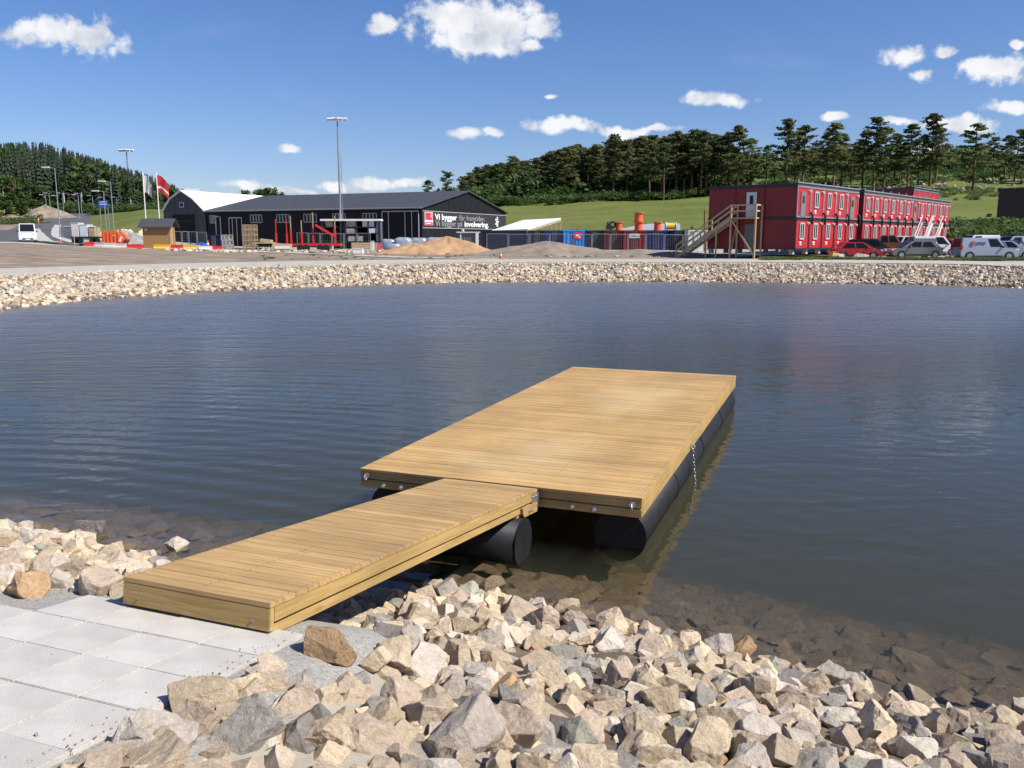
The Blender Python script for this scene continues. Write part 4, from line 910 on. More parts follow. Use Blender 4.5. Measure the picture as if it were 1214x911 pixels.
# ------------------------------------------------------------------ red site cabins
def cabin_block(name, corner, ang, nmod, lev, z0, label, mw=2.9, dl=8.3, hh=2.62, doors=(), glass_end=None, win=True, blank_from=0):
    """corner: near corner; local x runs along the windowed front, local y runs back along the long side in shaded red"""
    vx_ = Vector((math.sin(ang), math.cos(ang), 0)); t = empty(name, (corner[0], corner[1], z0), math.atan2(vx_.y, vx_.x), label, 'site cabins')
    for lv_ in range(lev):
        zb = lv_ * (hh + .10)
        for k in range(nmod):
            if lv_ < blank_from: pass
            q = MB(); q.box((mw * (k + .5), dl / 2, zb + hh / 2), (mw - .05, dl, hh)); mod = q.build('cabin_module', M['red_shaded'], t)
            q = MB(); q.box((mw * (k + .5), -.012, zb + hh / 2), (mw - .07, .02, hh - .06)); q.build('front_panel', M['red'], mod)
            q = MB()
            for xx in (mw * k + .07, mw * (k + 1) - .07): q.box((xx, -.045, zb + hh / 2), (.12, .05, hh))
            for zz in (zb + .06, zb + hh - .06): q.box((mw * (k + .5), -.05, zz), (mw, .06, .13))
            q.build('frame', M['steel'] if lv_ == lev - 1 else M['blacktrim'], mod)
            if not win: continue
            xc = mw * (k + .44)
            if (lv_, k) in doors:
                q = MB(); q.box((xc, -.05, zb + 1.1), (1.0, .06, 2.1)); dd = q.build('door', M['greybox'] if (lv_ + k) % 2 else M['palegrey'], mod)
                q = MB(); q.box((xc, -.088, zb + 1.5), (.45, .012, .6)); q.build('pane', M['glass'], dd)
            else:
                q = MB(); ww = .42
                for a_, b2 in (((xc - ww, .92), (xc + ww, .92)), ((xc - ww, 2.22), (xc + ww, 2.22)), ((xc - ww, .92), (xc - ww, 2.22)), ((xc + ww, .92), (xc + ww, 2.22)), ((xc, .92), (xc, 2.22))):
                    q.bar((a_[0], -.06, zb + a_[1]), (b2[0], -.06, zb + b2[1]), .10, .13)
                w2 = q.build('window', M['trim'], mod)
                q = MB(); q.box((xc, -.035, zb + 1.6), (.8, .02, 1.25)); q.build('pane', M['glass'], w2)
                q = MB(); q.box((xc - .1, -.03, zb + .62), (.42, .014, .13)); q.box((xc - .06, -.03, zb + .44), (.34, .014, .1)); q.build('unit_mark', M['white'], mod)
            q = MB(); q.tube((mw * (k + .86), -.02, zb + hh - .35), (mw * (k + .86), -.22, zb + hh - .4), .10, n=8); q.build('outside_lamp', M['offwhite'], mod)
            if lv_ > 0:
                q = MB(); pts_ = [(mw * (k + 1), -.12, zb + .5), (mw * (k + 1) + .02, -.25, zb + .25), (mw * (k + 1) + .05, -.27, zb - .1), (mw * (k + 1) + .1, -.2, zb - .55)]
                for p0_, p1_ in zip(pts_[:-1], pts_[1:]): q.tube(p0_, p1_, .10, n=8)
                q.build('drain_hose', M['blacktrim'], mod)
    q = MB(); q.box((nmod * mw / 2, dl / 2, lev * (hh + .10) + .02), (nmod * mw + .1, dl + .1, .22)); q.build('roof', M['black_roof'], t)
    q = MB(); q.tube((0, -.1, lev * (hh + .10) + .16), (nmod * mw, -.1, lev * (hh + .10) + .16), .06, n=8)
    for k in range(nmod + 1): q.tube((mw * k, -.1, lev * (hh + .10) + .1), (mw * k, -.1, lev * (hh + .10) + .42), .05, n=6)
    q.build('roof_rail', M['galv'], t)
    for k in range(nmod + 1):
        for y in (.3, dl - .3):
            q = MB(); q.box((mw * k * .985 + .2, y, -.2), (.35, .35, .38)); q.build('footing', M['concrete'], t)
    return t, vx_
CA = R(41); A0 = (X(942, 74), 74.0); ZA = Zp(298, 74) + .12
blockA, va_ = cabin_block('cabin_block', A0, CA, 5, 2, ZA, 'two storey block of red site cabins with wooden stairs up its shaded side', doors=((1, 0), (1, 4)), dl=8.2)
ub = Vector((-math.cos(CA), math.sin(CA), 0))
q = MB()          # dark band between the storeys, doors and marks on the near long side
q.box((-.03, 4.1, 2.67), (.05, 8.2, .22)); q.box((-.03, 4.1, 5.40), (.05, 8.2, .26)); q.build('floor_band', M['blacktrim'], blockA)
q = MB(); q.box((-.04, 4.05, 2.76 + 1.1), (.06, .95, 2.15)); dr = q.build('door', M['palegrey'], blockA); q = MB(); q.box((-.075, 4.05, 2.76 + 1.5), (.012, .35, .75)); q.build('pane', M['glass'], dr)
q = MB(); q.box((-.04, 4.1, 1.1), (.06, .95, 2.15)); q.build('door', M['greybox'], blockA)
for y in (2.9, 5.6): q = MB(); q.box((-.02, y, 1.32), (.02, .05, 2.56)); q.box((-.02, y, 4.03), (.02, .05, 2.56)); q.build('panel_joint', M['oxblood'], blockA)
B0 = Vector((X(1020.5, 86.5), 86.5, 0)); ZB = ZA
blockB, _ = cabin_block('cabin_block', (B0.x, B0.y), CA - R(1.2), 12, 2, ZB, 'long two storey row of red site cabins behind the parked cars', doors=((1, 6),), dl=8.3, mw=2.78)
q = MB(); q.box((-.03, 4.1, 2.67), (.05, 8.2, .22)); q.build('floor_band', M['blacktrim'], blockB)
text('hotel', blockB, M['trim'], (-.06, 3.2, 4.75), (R(90), 0, R(-90)), 1.6, .5, .01)
C0 = Vector((X(1079, 123), 123.0, 0)); zc_ = Zp(222.5, 123) - 3 * 2.72 - .12
blockC, _ = cabin_block('cabin_block', (C0.x, C0.y), CA - R(2), 5, 3, zc_, 'plain red cabin block showing its third storey above the long row', win=False, mw=2.75)
q = MB()
for k in range(5): q.box((2.75 * (k + .5), -.06, 2 * 2.72 + 1.45), (2.0, .02, .16))
q.build('white_stripe', M['white'], blockC)
def stairs():
    """wooden stair on the shaded side of the first block; local x outward, local y back along the side"""
    t = empty('wooden_stairs', Vector((A0[0], A0[1], gz(A0[0] - 3, A0[1] + 2))) + ub * 0, math.atan2(-ub.y, -ub.x) , 'raw timber stairs with a railed landing against the shaded red cabin side', 'stairs')
    t.rotation_euler = (0, 0, math.atan2(va_.y, va_.x)); zf = 2.74 + ZA - t.location.z; D0 = -1.45
    q = MB(); q.box((D0 / 2 - .05, 4.1, zf - .06), (-D0, 2.4, .1)); q.build('landing', M['rawwood'], t)
    for x in (-.15, D0 + .05):
        for y in (2.95, 5.25): q = MB(); q.bar((x, y, -.1), (x, y, zf + 1.05), .13, .13); q.build('post', M['rawwood'], t)
    q = MB()
    for z in (.55, 1.05): q.bar((D0 + .05, 2.95, zf + z), (D0 + .05, 5.25, zf + z), .06, .13); q.bar((D0 + .05, 2.95, zf + z), (-.15, 2.95, zf + z), .06, .13)
    q.build('landing_rail', M['rawwood'], t)
    y0, y1 = 5.3, 10.6; n_ = 13
    for x in (D0 + .1, -.25): q = MB(); q.bar((x, y0, zf - .1), (x, y1, .05), .07, .28); q.build('stringer', M['rawwood'], t)
    q = MB()
    for k in range(n_): f_ = (k + .5) / n_; q.box(((D0 - .15) / 2, y0 + (y1 - y0) * f_, (zf - .08) * (1 - f_)), (-D0 - .3, .28, .045))
    q.build('treads', M['rawwood'], t)
    for x in (D0 + .04, -.2):
        q = MB()
        for h_ in (.55, 1.05): q.bar((x, y0, zf + h_), (x, y1, h_ + .05), .06, .12)
        for k in (1, 2, 3): f_ = k / 3; q.bar((x, y0 + (y1 - y0) * f_, (zf - .1) * (1 - f_) - .1), (x, y0 + (y1 - y0) * f_, zf * (1 - f_) + 1.08), .09, .09)
        q.build('stair_rail', M['rawwood'], t)
    for yy in (6.6, 7.6): q = MB(); q.bar((D0 + .05, yy, -.1), (D0 + .05, yy, zf * (1 - (yy - y0) / (y1 - y0))), .11, .11); q.build('post', M['rawwood'], t)
    q = MB(); q.bar((D0 + .05, 3.0, .3), (D0 + .05, 5.2, zf - .2), .06, .12); q.bar((D0 + .05, 5.2, .3), (-.2, 5.2, zf - .2), .06, .12); q.build('brace', M['rawwood'], t)
stairs()
def white_stairs(px0, px1, Y, label):
    p = Vector((X(px0, Y), Y, gz(X(px0, Y), Y))); t = empty('white_stair', p, math.atan2(va_.y, va_.x), label, 'stairs', 'white flights of stairs up to the long cabin row')
    Ls = 3.2
    for x in (0, 1.0):
        q = MB(); q.bar((-x * .0 + x * .15, -1.2 - x, 0.1), (Ls + x * .15, -1.2 - x, 3.2), .1, .3); q.build('stringer', M['offwhite'], t)
        q = MB(); q.bar((x * .15, -1.2 - x, 1.05), (Ls + x * .15, -1.2 - x, 4.1), .07, .09); q.build('handrail', M['white'], t)
    q = MB()
    for k in range(12): q.box((Ls * (k + .5) / 12, -1.7, .1 + 3.1 * (k + .5) / 12), (.28, 1.0, .05))
    q.build('treads', M['offwhite'], t)
white_stairs(1068, 1082, 97, 'white stair rising to the long red row, first one from the orange pickup')
white_stairs(1083, 1096, 104, 'white stair rising to the long red row, just behind the white van')

# ------------------------------------------------------------------ shipping containers
def container(px0, px1, py0, Y, m, label, depth=6.0, extra=None, ribs=7, rot=None, name='shipping_container'):
    x0, x1 = X(px0, Y) + .03, X(px1, Y) - .03; xm = (x0 + x1) / 2; z = gz(xm, Y) - .06; h = Zp(py0, Y) - z; w = x1 - x0
    t = empty(name, (x0, Y, z), 0 if rot is None else rot, label, 'container', None)
    q = MB(); q.box((w / 2, depth / 2 + .04, h / 2), (w - .06, depth - .08, h - .08)); q.build('body', m, t)
    q = MB()
    for k in range(ribs): q.box((w * (k + .5) / ribs, .03, h / 2), (w / ribs * .5, .05, h - .3))
    q.build('end_panel', m, t)
    q = MB()
    for x in (.06, w - .06): q.box((x, .02, h / 2), (.12, .12, h))
    for zz in (.08, h - .07): q.box((w / 2, .02, zz), (w - .24, .12, .14))
    q.build('corner_frame', m, t)
    if w < 3.2 and name == 'shipping_container':
        q = MB()
        for x in (w * .38, w * .46, w * .54, w * .62): q.tube((x, -.03, .15), (x, -.03, h - .15), .022, n=6)
        q.build('locking_bar', M['greybox'], t)
    if extra: extra(t, w, h)
    return t
def red_plate(t, w, h):
    q = MB(); q.box((w * .70, -.06, h * .74), (w * .36, .03, h * .32)); s_ = q.build('sign', M['logo'], t); q = MB(); q.box((w * .68, -.082, h * .74), (w * .18, .012, h * .09)); q.box((w * .76, -.082, h * .69), (w * .06, .012, h * .16)); q.build('sign_mark', M['white'], s_)
def grey_plate(t, w, h): q = MB(); q.box((w * .5, -.06, h * .72), (w * .48, .03, h * .22)); s_ = q.build('sign', M['palegrey'], t); text('Office', s_, M['blacktrim'], (w * .3, -.08, h * .67), (R(90), 0, 0), w * .4, .26)
YC = 105
container(570, 625, 273.3, YC, M['navy'], 'long navy container broadside behind the sand heap', 2.5, ribs=22)
container(626, 647, 273.3, YC, M['navy'], 'navy container end beside the royal blue one')
container(647, 667.7, 273.3, YC, M['royal'], 'royal blue container between the navy end and the bright blue one')
container(667.8, 693, 273.0, YC - .4, M['bright_blue'], 'bright sky blue container with a red sign', extra=red_plate)
container(693, 715.8, 273.3, YC, M['navy'], 'navy container between the bright blue and the oxblood ones')
container(716, 739, 273.3, YC - 1, M['oxblood'], 'dark oxblood container under the first cable drum')
container(739.2, 765, 273.3, YC - 1.6, M['maroon'], 'maroon container with a pale sign plate', extra=grey_plate)
container(765.2, 790, 273.6, YC - 1, M['royal'], 'blue container under the single cable drum, next to the maroon one')
container(790.2, 816, 273.6, YC, M['navy'], 'ribbed navy container under the yellow hose reel', ribs=9)
container(816.2, 846, 273.6, YC + 1, M['navy'], 'navy container behind the foot of the timber stairs')
container(815.6, 843, 273.0, YC - 2.6, M['palegrey'], 'pale grey box cabin set high beside the timber stairs', 2.4, ribs=1, name='box_cabin')
def cream_frame(t, w, h):
    q = MB(); q.box((w - .1, -.12, h / 2), (.36, .1, h)); q.box((w / 2, -.12, h + .04), (w + .5, .1, .12)); q.build('door_frame', M['offwhite'], t)
    q = MB(); q.box((.25, -.06, h * .5), (.14, .04, h * .96)); q.build('edge_post', M['palegrey'], t)
container(543.5, 567, 276, 102, M['greybox'], 'grey container with a cream post and lintel behind the sand heap', 5, extra=cream_frame, ribs=12, name='site_container')
container(244.5, 262, 278.5, 106, M['navy'], 'low dark blue container in front of the black hall', 2.4, ribs=6)
# cable drums standing on the containers
def drum(px, py0, py1, Y, wpx, label, m=None, axis='z'):
    p = at(px, py1, Y); h = Zp(py0, Y) - p.z; r = wpx / 2 / 1031.5 * Y; t = empty('cable_drum', p, 0, label, 'cable drum', None)
    q = MB(); q.tube((0, 0, .08), (0, 0, h - .08), r * .78, n=20); q.build('core', m or M['orange2'], t)
    for z in (0, h - .08): q = MB(); q.tube((0, 0, z), (0, 0, z + .08), r, n=20); q.build('flange', M['orange2'], t)
zt_ = lambda Y: 0
drum(733.5, 263.6, 273.3, YC, 9.5, 'orange cable drum standing alone on the oxblood container')
drum(757, 263.2, 273.3, YC, 12, 'orange cable drum carrying another one on top')
drum(757, 252.2, 263.2, YC, 12.5, 'topmost orange cable drum of the stacked pair')
drum(779.5, 263.6, 273.6, YC, 11, 'orange cable drum on the blue container beside the white cover')
p = at(725, 272.9, YC); t = empty('pump', (p.x, p.y, p.z), 0, 'black pump unit standing beside the first orange cable drum', 'pump')
q = MB(); q.box((-.3, 0, .3), (.7, .7, .5)); q.build('body', M['blacktrim'], t); q = MB(); q.torus((.1, -.1, .62), (0, 1, 0), .33, .12, 14, 6); q.build('flywheel', M['blacktrim'], t); q = MB(); q.tube((-.45, 0, .5), (-.45, 0, .95), .12, n=8); q.build('stack', M['blacktrim'], t)
p = at(796, 273.4, YC); t = empty('hose_reel', p, 0, 'yellow hose reel with pale side plates lying on the navy container', 'hose reel')
q = MB(); q.tube((-.7, 0, .5), (.45, 0, .5), .40, n=18); q.build('hose', M['yellow'], t)
for x in (-.75, .45): q = MB(); q.tube((x, 0, .5), (x + .08, 0, .5), .50, n=18); q.build('side_plate', M['palegrey'], t)
def cover(name, pts_px, label, thick=.12):
    pts = [at(*a_) for a_ in pts_px]; c = sum(pts, Vector()) / len(pts); t = MB(); n_ = len(pts)
    t.add([p_ - c for p_ in pts] + [p_ - c - Vector((0, 0, thick)) for p_ in pts], [tuple(range(n_)), tuple(range(2 * n_ - 1, n_ - 1, -1))] + [(i, (i + 1) % n_, n_ + (i + 1) % n_, n_ + i) for i in range(n_)])
    return t, c
# open timber shelter with the white roof
t = empty('timber_shelter', (X(625, 112), 112, gz(X(625, 112), 112)), 0, 'open timber shelter with a slanting white roof behind the containers', 'shelter')
b0 = t.location.copy(); P0, P1, P2_, P3 = at(582, 273.5, 110), at(626, 271.5, 109), at(665, 258.6, 113), at(620, 261, 116)
q = MB(); Q = [p_ - b0 for p_ in (P0, P1, P2_, P3)]; q.add(Q + [p_ - Vector((0, 0, .16)) for p_ in Q], [(0, 1, 2, 3), (7, 6, 5, 4), (0, 1, 5, 4), (1, 2, 6, 5), (2, 3, 7, 6), (3, 0, 4, 7)]); q.build('roof', M['white'], t)
for k in range(8):
    f_ = k / 7; a_ = Q[1].lerp(Q[2], f_); q = MB(); q.bar((a_.x, a_.y + .1, a_.z - .17), (a_.x, a_.y + .1, 0), .16, .16); q.build('post', M['rawwood'], t)
q = MB(); q.bar(Q[1] - Vector((0, -.1, .3)), Q[2] - Vector((0, -.1, .3)), .12, .22); q.bar(Q[0] - Vector((0, -.1, .3)), Q[3] - Vector((0, -.1, .3)), .12, .22); q.build('rafter', M['rawwood'], t)
for a_ in (Q[0], Q[3]): q = MB(); q.bar((a_.x + .3, a_.y + .2, a_.z - .17), (a_.x + .3, a_.y + .2, 0), .16, .16); q.build('post', M['rawwood'], t)
# white covered stack between the drums
t = empty('covered_stack', (X(757, 110), 110.5, 0), 0, 'white covered stack seen between the cable drums', 'covered stack'); t.location.z = gz(t.location.x, 110.5); zt2 = Zp(272.5, 111.5) - t.location.z; zt3 = Zp(265.5, 111.5) - t.location.z
q = MB(); q.prism([(-2.6, 0), (5.2, 0), (5.2, zt2 - .1), (-2.6, zt2 - .1)], 0, 2.2); q.build('timber', M['rawwood'], t)
q = MB(); q.prism([(-2.7, zt2 - .08), (5.3, zt2 - .08), (5.3, zt3), (1.6, zt3), (-2.6, zt2 + .02)], -.1, 2.3); q.build('sheet', M['white'], t)
# rusty pole by the containers
q = MB(); pz0 = gz(X(835.5, 103), 101); q.tube((X(835.5, 101), 101, pz0), (X(834.2, 101), 101, Zp(249, 101)), .09, n=8); tag(q.build('rusty_pole', mat('rust', (.22, .08, .04), .8, .3, 4)), 'thin rust brown pole rising between the containers and the red cabins', 'pole')
# dark brown barn at the edge
t = empty('brown_barn', (X(1179, 150), 150, Zp(265, 150)), R(-30), 'dark brown plank barn with a flat roof edge at the field', 'barn')
q = MB(); hb_ = Zp(225, 150) - t.location.z; q.box((7, 5, hb_ / 2), (14, 10, hb_)); q.build('wall', M['brownwall'], t); q = MB(); q.box((7, 5, hb_ + .1), (14.5, 10.5, .2)); q.build('roof', M['black_roof'], t)

# ------------------------------------------------------------------ mesh fence panels
fp0 = None
def fence_line(pxs, Y0, Y1, h, label, grp):
    global fp0
    for i, (a_, b2) in enumerate(zip(pxs[:-1], pxs[1:])):
        Ya = Y0 + (Y1 - Y0) * i / (len(pxs) - 1); Yb = Y0 + (Y1 - Y0) * (i + 1) / (len(pxs) - 1)
        pa, pb = Vector((X(a_, Ya), Ya, 0)), Vector((X(b2, Yb), Yb, 0)); L2 = (pb - pa).length - .06; z = gz((pa.x + pb.x) / 2, Ya) - .05
        t = empty('fence_panel', (pa.x, pa.y, z), math.atan2(pb.y - pa.y, pb.x - pa.x), label, 'fence panel', grp)
        q = MB()
        for x in (.03, L2 - .03): q.tube((x, 0, 0), (x, 0, h), .028, n=6)
        for zz in (.12, h - .03): q.tube((.03, 0, zz), (L2 - .03, 0, zz), .024, n=6)
        q.build('tube_frame', M['galv'], t)
        q = MB(); n_ = int(L2 / .22)
        for k in range(1, n_): q.box((L2 * k / n_, 0, h / 2 + .05), (.006, .006, h - .2))
        for k in range(1, 9): q.box((L2 / 2, .004, h * k / 9 + .05), (L2 - .08, .006, .006))
        q.build('wire_mesh', M['galv'], t)
        q = MB(); q.box((0, 0, .06), (.24, .65, .12)); q.build('foot', M['concrete'], t)
fence_line([577, 603, 628, 652, 675, 702, 724, 745, 766, 788, 810, 828], 98, 97, 2.0, 'wire mesh fence panel in front of the shipping containers', 'fence panels in front of the containers')
fence_line([205, 216, 224, 234, 246], 101, 102, 2.0, 'wire mesh fence panel before the open gateway of the grey hall', 'fence panels in front of the grey hall')
fence_line([352, 366, 380, 394, 408, 424, 440], 101, 101, 2.0, 'wire mesh fence panel in front of the black storage rack', 'fence panels in front of the storage rack')
# ------------------------------------------------------------------ trees and plants
tr = np.random.RandomState(21)
def cards(cent, n, spread, size, r=tr, flat=0.0):
    """n leaf-sized quads scattered round each centre"""
    c = np.repeat(np.asarray(cent, float), n, 0); k = len(c)
    p = r.normal(0, 1, (k, 3)); p /= np.maximum(np.linalg.norm(p, axis=1, keepdims=True), .5); p = c + p * (r.uniform(.3, 1, (k, 1))) * np.asarray(spread)
    a = r.normal(0, 1, (k, 3)); a[:, 2] *= (1 - flat); a /= np.linalg.norm(a, axis=1, keepdims=True)
    b = np.cross(a, r.normal(0, 1, (k, 3))); b /= np.linalg.norm(b, axis=1, keepdims=True)
    s = r.uniform(size[0], size[1], (k, 1)); a = a * s; b = b * s * r.uniform(.4, .75, (k, 1))
    V = np.stack([p - a - b * .6, p + a * .2 - b, p + a + b * .5, p - a * .3 + b], 1).reshape(-1, 3)
    return V, np.arange(k * 4).reshape(-1, 4)
def trunk_np(path, radii, n=7):
    V, F = [], []
    for i, (p, r) in enumerate(zip(path, radii)):
        for k in range(n): t = 2 * math.pi * k / n; V.append((p[0] + math.cos(t) * r, p[1] + math.sin(t) * r, p[2]))
    for i in range(len(path) - 1):
        for k in range(n): F.append((i * n + k, i * n + (k + 1) % n, (i + 1) * n + (k + 1) % n, (i + 1) * n + k))
    return V, F
def limb(V, F, p0, p1, r0, r1, n=5):
    b = len(V); d = (Vector(p1) - Vector(p0)).normalized(); a = d.cross(Vector((0, 0, 1)));  a = a.normalized() if a.length > 1e-3 else Vector((1, 0, 0)); c = d.cross(a)
    for p, r in ((p0, r0), (p1, r1)):
        for k in range(n): t = 2 * math.pi * k / n; V.append(tuple(Vector(p) + a * math.cos(t) * r + c * math.sin(t) * r))
    for k in range(n): F.append((b + k, b + (k + 1) % n, b + n + (k + 1) % n, b + n + k))
def make_mesh(name, V, F, m, smooth=False):
    me = bpy.data.meshes.new(name); me.from_pydata([tuple(v) for v in np.asarray(V)], [], [tuple(int(i) for i in f) for f in F]); me.materials.append(m)
    if smooth: me.polygons.foreach_set('use_smooth', [True] * len(me.polygons))
    return me
def pine_proto(seed, cb, Rm, needles, dens=1.0, lean=.25):
    """Scots pine, 20 m tall: bare trunk, ragged flat-layered crown"""
    r = np.random.RandomState(seed); H = 20.0; path = [(0, 0, -.6)]; rad = [.30]
    bend = r.normal(0, lean, 2)
    for k in range(1, 9): f = k / 8; path.append((bend[0] * f * f + r.normal(0, .05), bend[1] * f * f + r.normal(0, .05), H * f * .97)); rad.append(.27 * (1 - f) ** .8 + .035)
    V, F = trunk_np(path, rad); cent = []
    nb = int(34 * dens)
    for i in range(nb):
        f = cb + (1 - cb) * ((i + r.uniform(0, 1)) / nb); g_ = (f - cb) / (1 - cb)
        L = Rm * min(1, .55 + g_ * 2.2) * ((1 - g_) ** .62 * .86 + .14) * r.uniform(.45, 1.25)
        az = r.uniform(0, 6.283); up = r.uniform(-.12, .30) + .25 * g_; base = (bend[0] * f * f, bend[1] * f * f, H * f * .97)
        tip = (base[0] + math.cos(az) * L, base[1] + math.sin(az) * L, base[2] + L * up); limb(V, F, base, tip, .055, .02)
        for q in (.45, .75, 1.0):
            if r.rand() < .9: cent.append((base[0] + (tip[0] - base[0]) * q + r.normal(0, .2), base[1] + (tip[1] - base[1]) * q + r.normal(0, .2), base[2] + (tip[2] - base[2]) * q + .15))
    for k in range(4): cent.append((bend[0] + r.normal(0, .35), bend[1] + r.normal(0, .35), H * .965 + r.normal(0, .3)))
    for k in range(r.randint(2, 6)):      # dead stubs below the crown
        f = r.uniform(.2, cb); az = r.uniform(0, 6.28); limb(V, F, (0, 0, H * f), (math.cos(az) * .9, math.sin(az) * .9, H * f + .1), .03, .012)
    CV, CF = cards(cent, 19, (.95, .95, .36), (.20, .46), r, .3)
    return make_mesh('trunk', V, F, M['bark'], True), make_mesh('crown', CV, CF, needles)
def broad_proto(seed, H, Rm, cb, leaves, bark, ncl=46):
    r = np.random.RandomState(seed); V, F = trunk_np([(0, 0, -.5), (.1, 0, H * .3), (.15, .1, H * .6), (.1, .1, H * .85)], [.03 * H, .024 * H, .015 * H, .006 * H]); cent = []
    lob = [(r.normal(0, Rm * .42), r.normal(0, Rm * .42), H * r.uniform(cb + .08, .86), r.uniform(.42, .68) * Rm) for _ in range(9)]
    for (a, b_, c, R_) in lob:
        limb(V, F, (0, 0, H * max(.2, c / H - .25)), (a, b_, c), .012 * H, .004 * H)
        for _ in range(ncl // 9 + 3):
            d_ = r.normal(0, 1, 3); d_ /= np.linalg.norm(d_); d_ *= R_ * r.uniform(.55, 1.0); cent.append((a + d_[0], b_ + d_[1], max(c + d_[2] * .9, H * cb * .8)))
    CV, CF = cards(cent, 26, (.085 * H, .085 * H, .06 * H), (.016 * H + .06, .034 * H + .1), r)
    return make_mesh('trunk', V, F, bark, True), make_mesh('crown', CV, CF, leaves)
PINES = [pine_proto(40 + i, cb, Rm, M['pine'] if i % 3 else M['pine_olive'], dn) for i, (cb, Rm, dn) in enumerate([(.34, 3.6, 1.1), (.42, 3.1, 1), (.28, 3.9, 1.25), (.46, 3.4, .95), (.36, 4.2, 1.1), (.50, 3.0, .9), (.30, 3.3, 1.2), (.25, 4.4, 1.3)])]
BROAD = [broad_proto(70 + i, 10, Rm, cb, lf, bk) for i, (Rm, cb, lf, bk) in enumerate([(3.0, .18, M['leaf'], M['bark']), (2.5, .12, M['leaf'], M['greybark']), (3.3, .22, M['leafpale'], M['greybark']), (2.2, .25, M['leaf'], M['greybark'])])]
BIRCH = [broad_proto(90 + i, 16, 2.0, .48, M['leaf'], mat('birch_bark_%d' % i, (.52, .48, .42), .8, .3, 3)) for i in range(2)]
def tree(name, proto, x, y, h, hp, label, cat, group, wide=1.0):
    root = empty(name, (x, y, gz(x, y) - .1), tr.uniform(0, 6.28), label, cat, group); s = h / hp; root.scale = (s * wide, s * wide, s)
    for nm, me in zip(('trunk', 'crown'), proto):
        o = bpy.data.objects.new(nm, me); col.objects.link(o); o.parent = root
    return root
def line(tab, px): return float(np.interp(px, [a for a, b in tab], [b for a, b in tab]))
TOP = [(500, 226), (512, 214), (530, 205), (545, 208), (556, 203), (572, 190), (590, 191), (612, 183), (626, 189), (650, 178), (682, 167), (702, 172), (725, 160), (742, 164), (760, 156), (785, 160), (800, 157), (825, 152), (850, 157), (872, 151), (890, 164), (915, 172), (1000, 175), (1214, 178)]
def pine_at(px, Y, top, k, label, group, wide=1.0):
    x = X(px, Y); h = Zp(top, Y) - gz(x, Y); return tree('pine_tree', PINES[k % len(PINES)], x, Y, max(h, 5), 20.0, label, 'pine tree', group, wide)
# dense wood on the hillside
used_px = []
for i in range(116):
    px = 548 + (862 - 548) * ((i * .61803) % 1.0); row = i % 4; Y = (262, 282, 304, 330)[row] + tr.uniform(-8, 8) + (18 if px < 620 else 0) - (14 if px > 780 else 0)
    top = line(TOP, px) + abs(tr.normal(0, 4.5)) + (0, 1, 3, 3)[row] * 1.2 + (7 if i % 5 == 0 else 0)
    pine_at(px, Y, top, i * 5 + row, 'tall dark pine in the dense wood on the grassy hillside', 'pines of the dense wood on the hill', tr.uniform(1.2, 1.6))
for px, Y, top in ((726, 252, 159), (800, 246, 156), (742, 256, 165), (768, 240, 166), (785, 236, 170), (829, 240, 154), (700, 262, 176), (845, 250, 160), (660, 268, 178)):
    pine_at(px, Y, top, int(px), 'bare trunked pine on the front edge of the dense wood', 'pines on the front edge of the dense wood', 1.25)
pine_at(508, 262, 213, 2, 'small pine over the black roof, first one left of the wood', 'pines over the black roof', 1.1).__setitem__('label', 'smaller pine showing over the black roof at the end of the wood')
pine_at(529, 266, 203, 7, 'round olive crowned pine showing over the black roof ridge', 'pines over the black roof', 1.15)
for i, (px, Y, top) in enumerate(((583, 285, 199), (600, 280, 205), (624, 262, 206), (640, 272, 214), (655, 266, 212), (672, 268, 206), (690, 262, 213), (708, 258, 209), (752, 262, 213), (770, 268, 198), (790, 262, 208), (815, 262, 196), (835, 270, 200), (860, 275, 190), (566, 290, 214), (612, 276, 216), (730, 262, 216))):
    x = X(px, Y); h = max(4, Zp(top, Y) - gz(x, Y)); pale = i == 2
    tree('broadleaf_tree', BROAD[2 if pale else (0, 1, 3)[i % 3]], x, Y, h, 10, 'rounded pale green tree in front of the dense pine wood' if pale else 'bright green broadleaf tree under the pines of the dense wood', 'tree', None if pale else 'broadleaf trees along the dense wood', 1.1)
# open stand of pines
SP_ = [(858, 246, 157), (872, 238, 149), (887, 250, 163), (905, 262, 172), (915, 270, 178), (928, 236, 141), (939, 246, 155), (948, 240, 149), (961, 262, 168), (975, 250, 156), (984, 232, 145), (993, 246, 158), (1004, 260, 170), (1018, 248, 154), (1031, 236, 138), (1043, 242, 150), (1055, 256, 158), (1071, 238, 147), (1083, 252, 163), (1097, 240, 135), (1104, 250, 150), (1128, 290, 186), (1170, 268, 162), (1184, 262, 160), (1196, 252, 153), (1209, 246, 149), (1228, 244, 150), (1246, 252, 148), (1014, 275, 172), (967, 280, 174), (1064, 278, 170), (1190, 280, 168), (1140, 300, 188), (1158, 285, 172)]
SPN = {928: 'pine with a ragged crown rising above the first red cabin block', 984: 'broad dark pine whose crown hides its neighbours behind the red cabins', 1031: 'tall layered pine standing over the gap between the cabin blocks', 1097: 'tallest pine with long side branches behind the long red row', 872: 'slim pine standing where the dense wood opens'}
for i, (px, Y, top) in enumerate(SP_):
    pine_at(px, Y, top, (7, 0, 2, 4, 6, 1)[i % 6], SPN.get(px, 'bare trunked pine in the open stand behind the red cabins'), 'pines of the open stand behind the cabins', 1.4)
pine_at(1148, 218, 146, 4, 'lone pine on the open slope between the red cabins and the brown barn', 'pines of the open stand behind the cabins', 1.5)
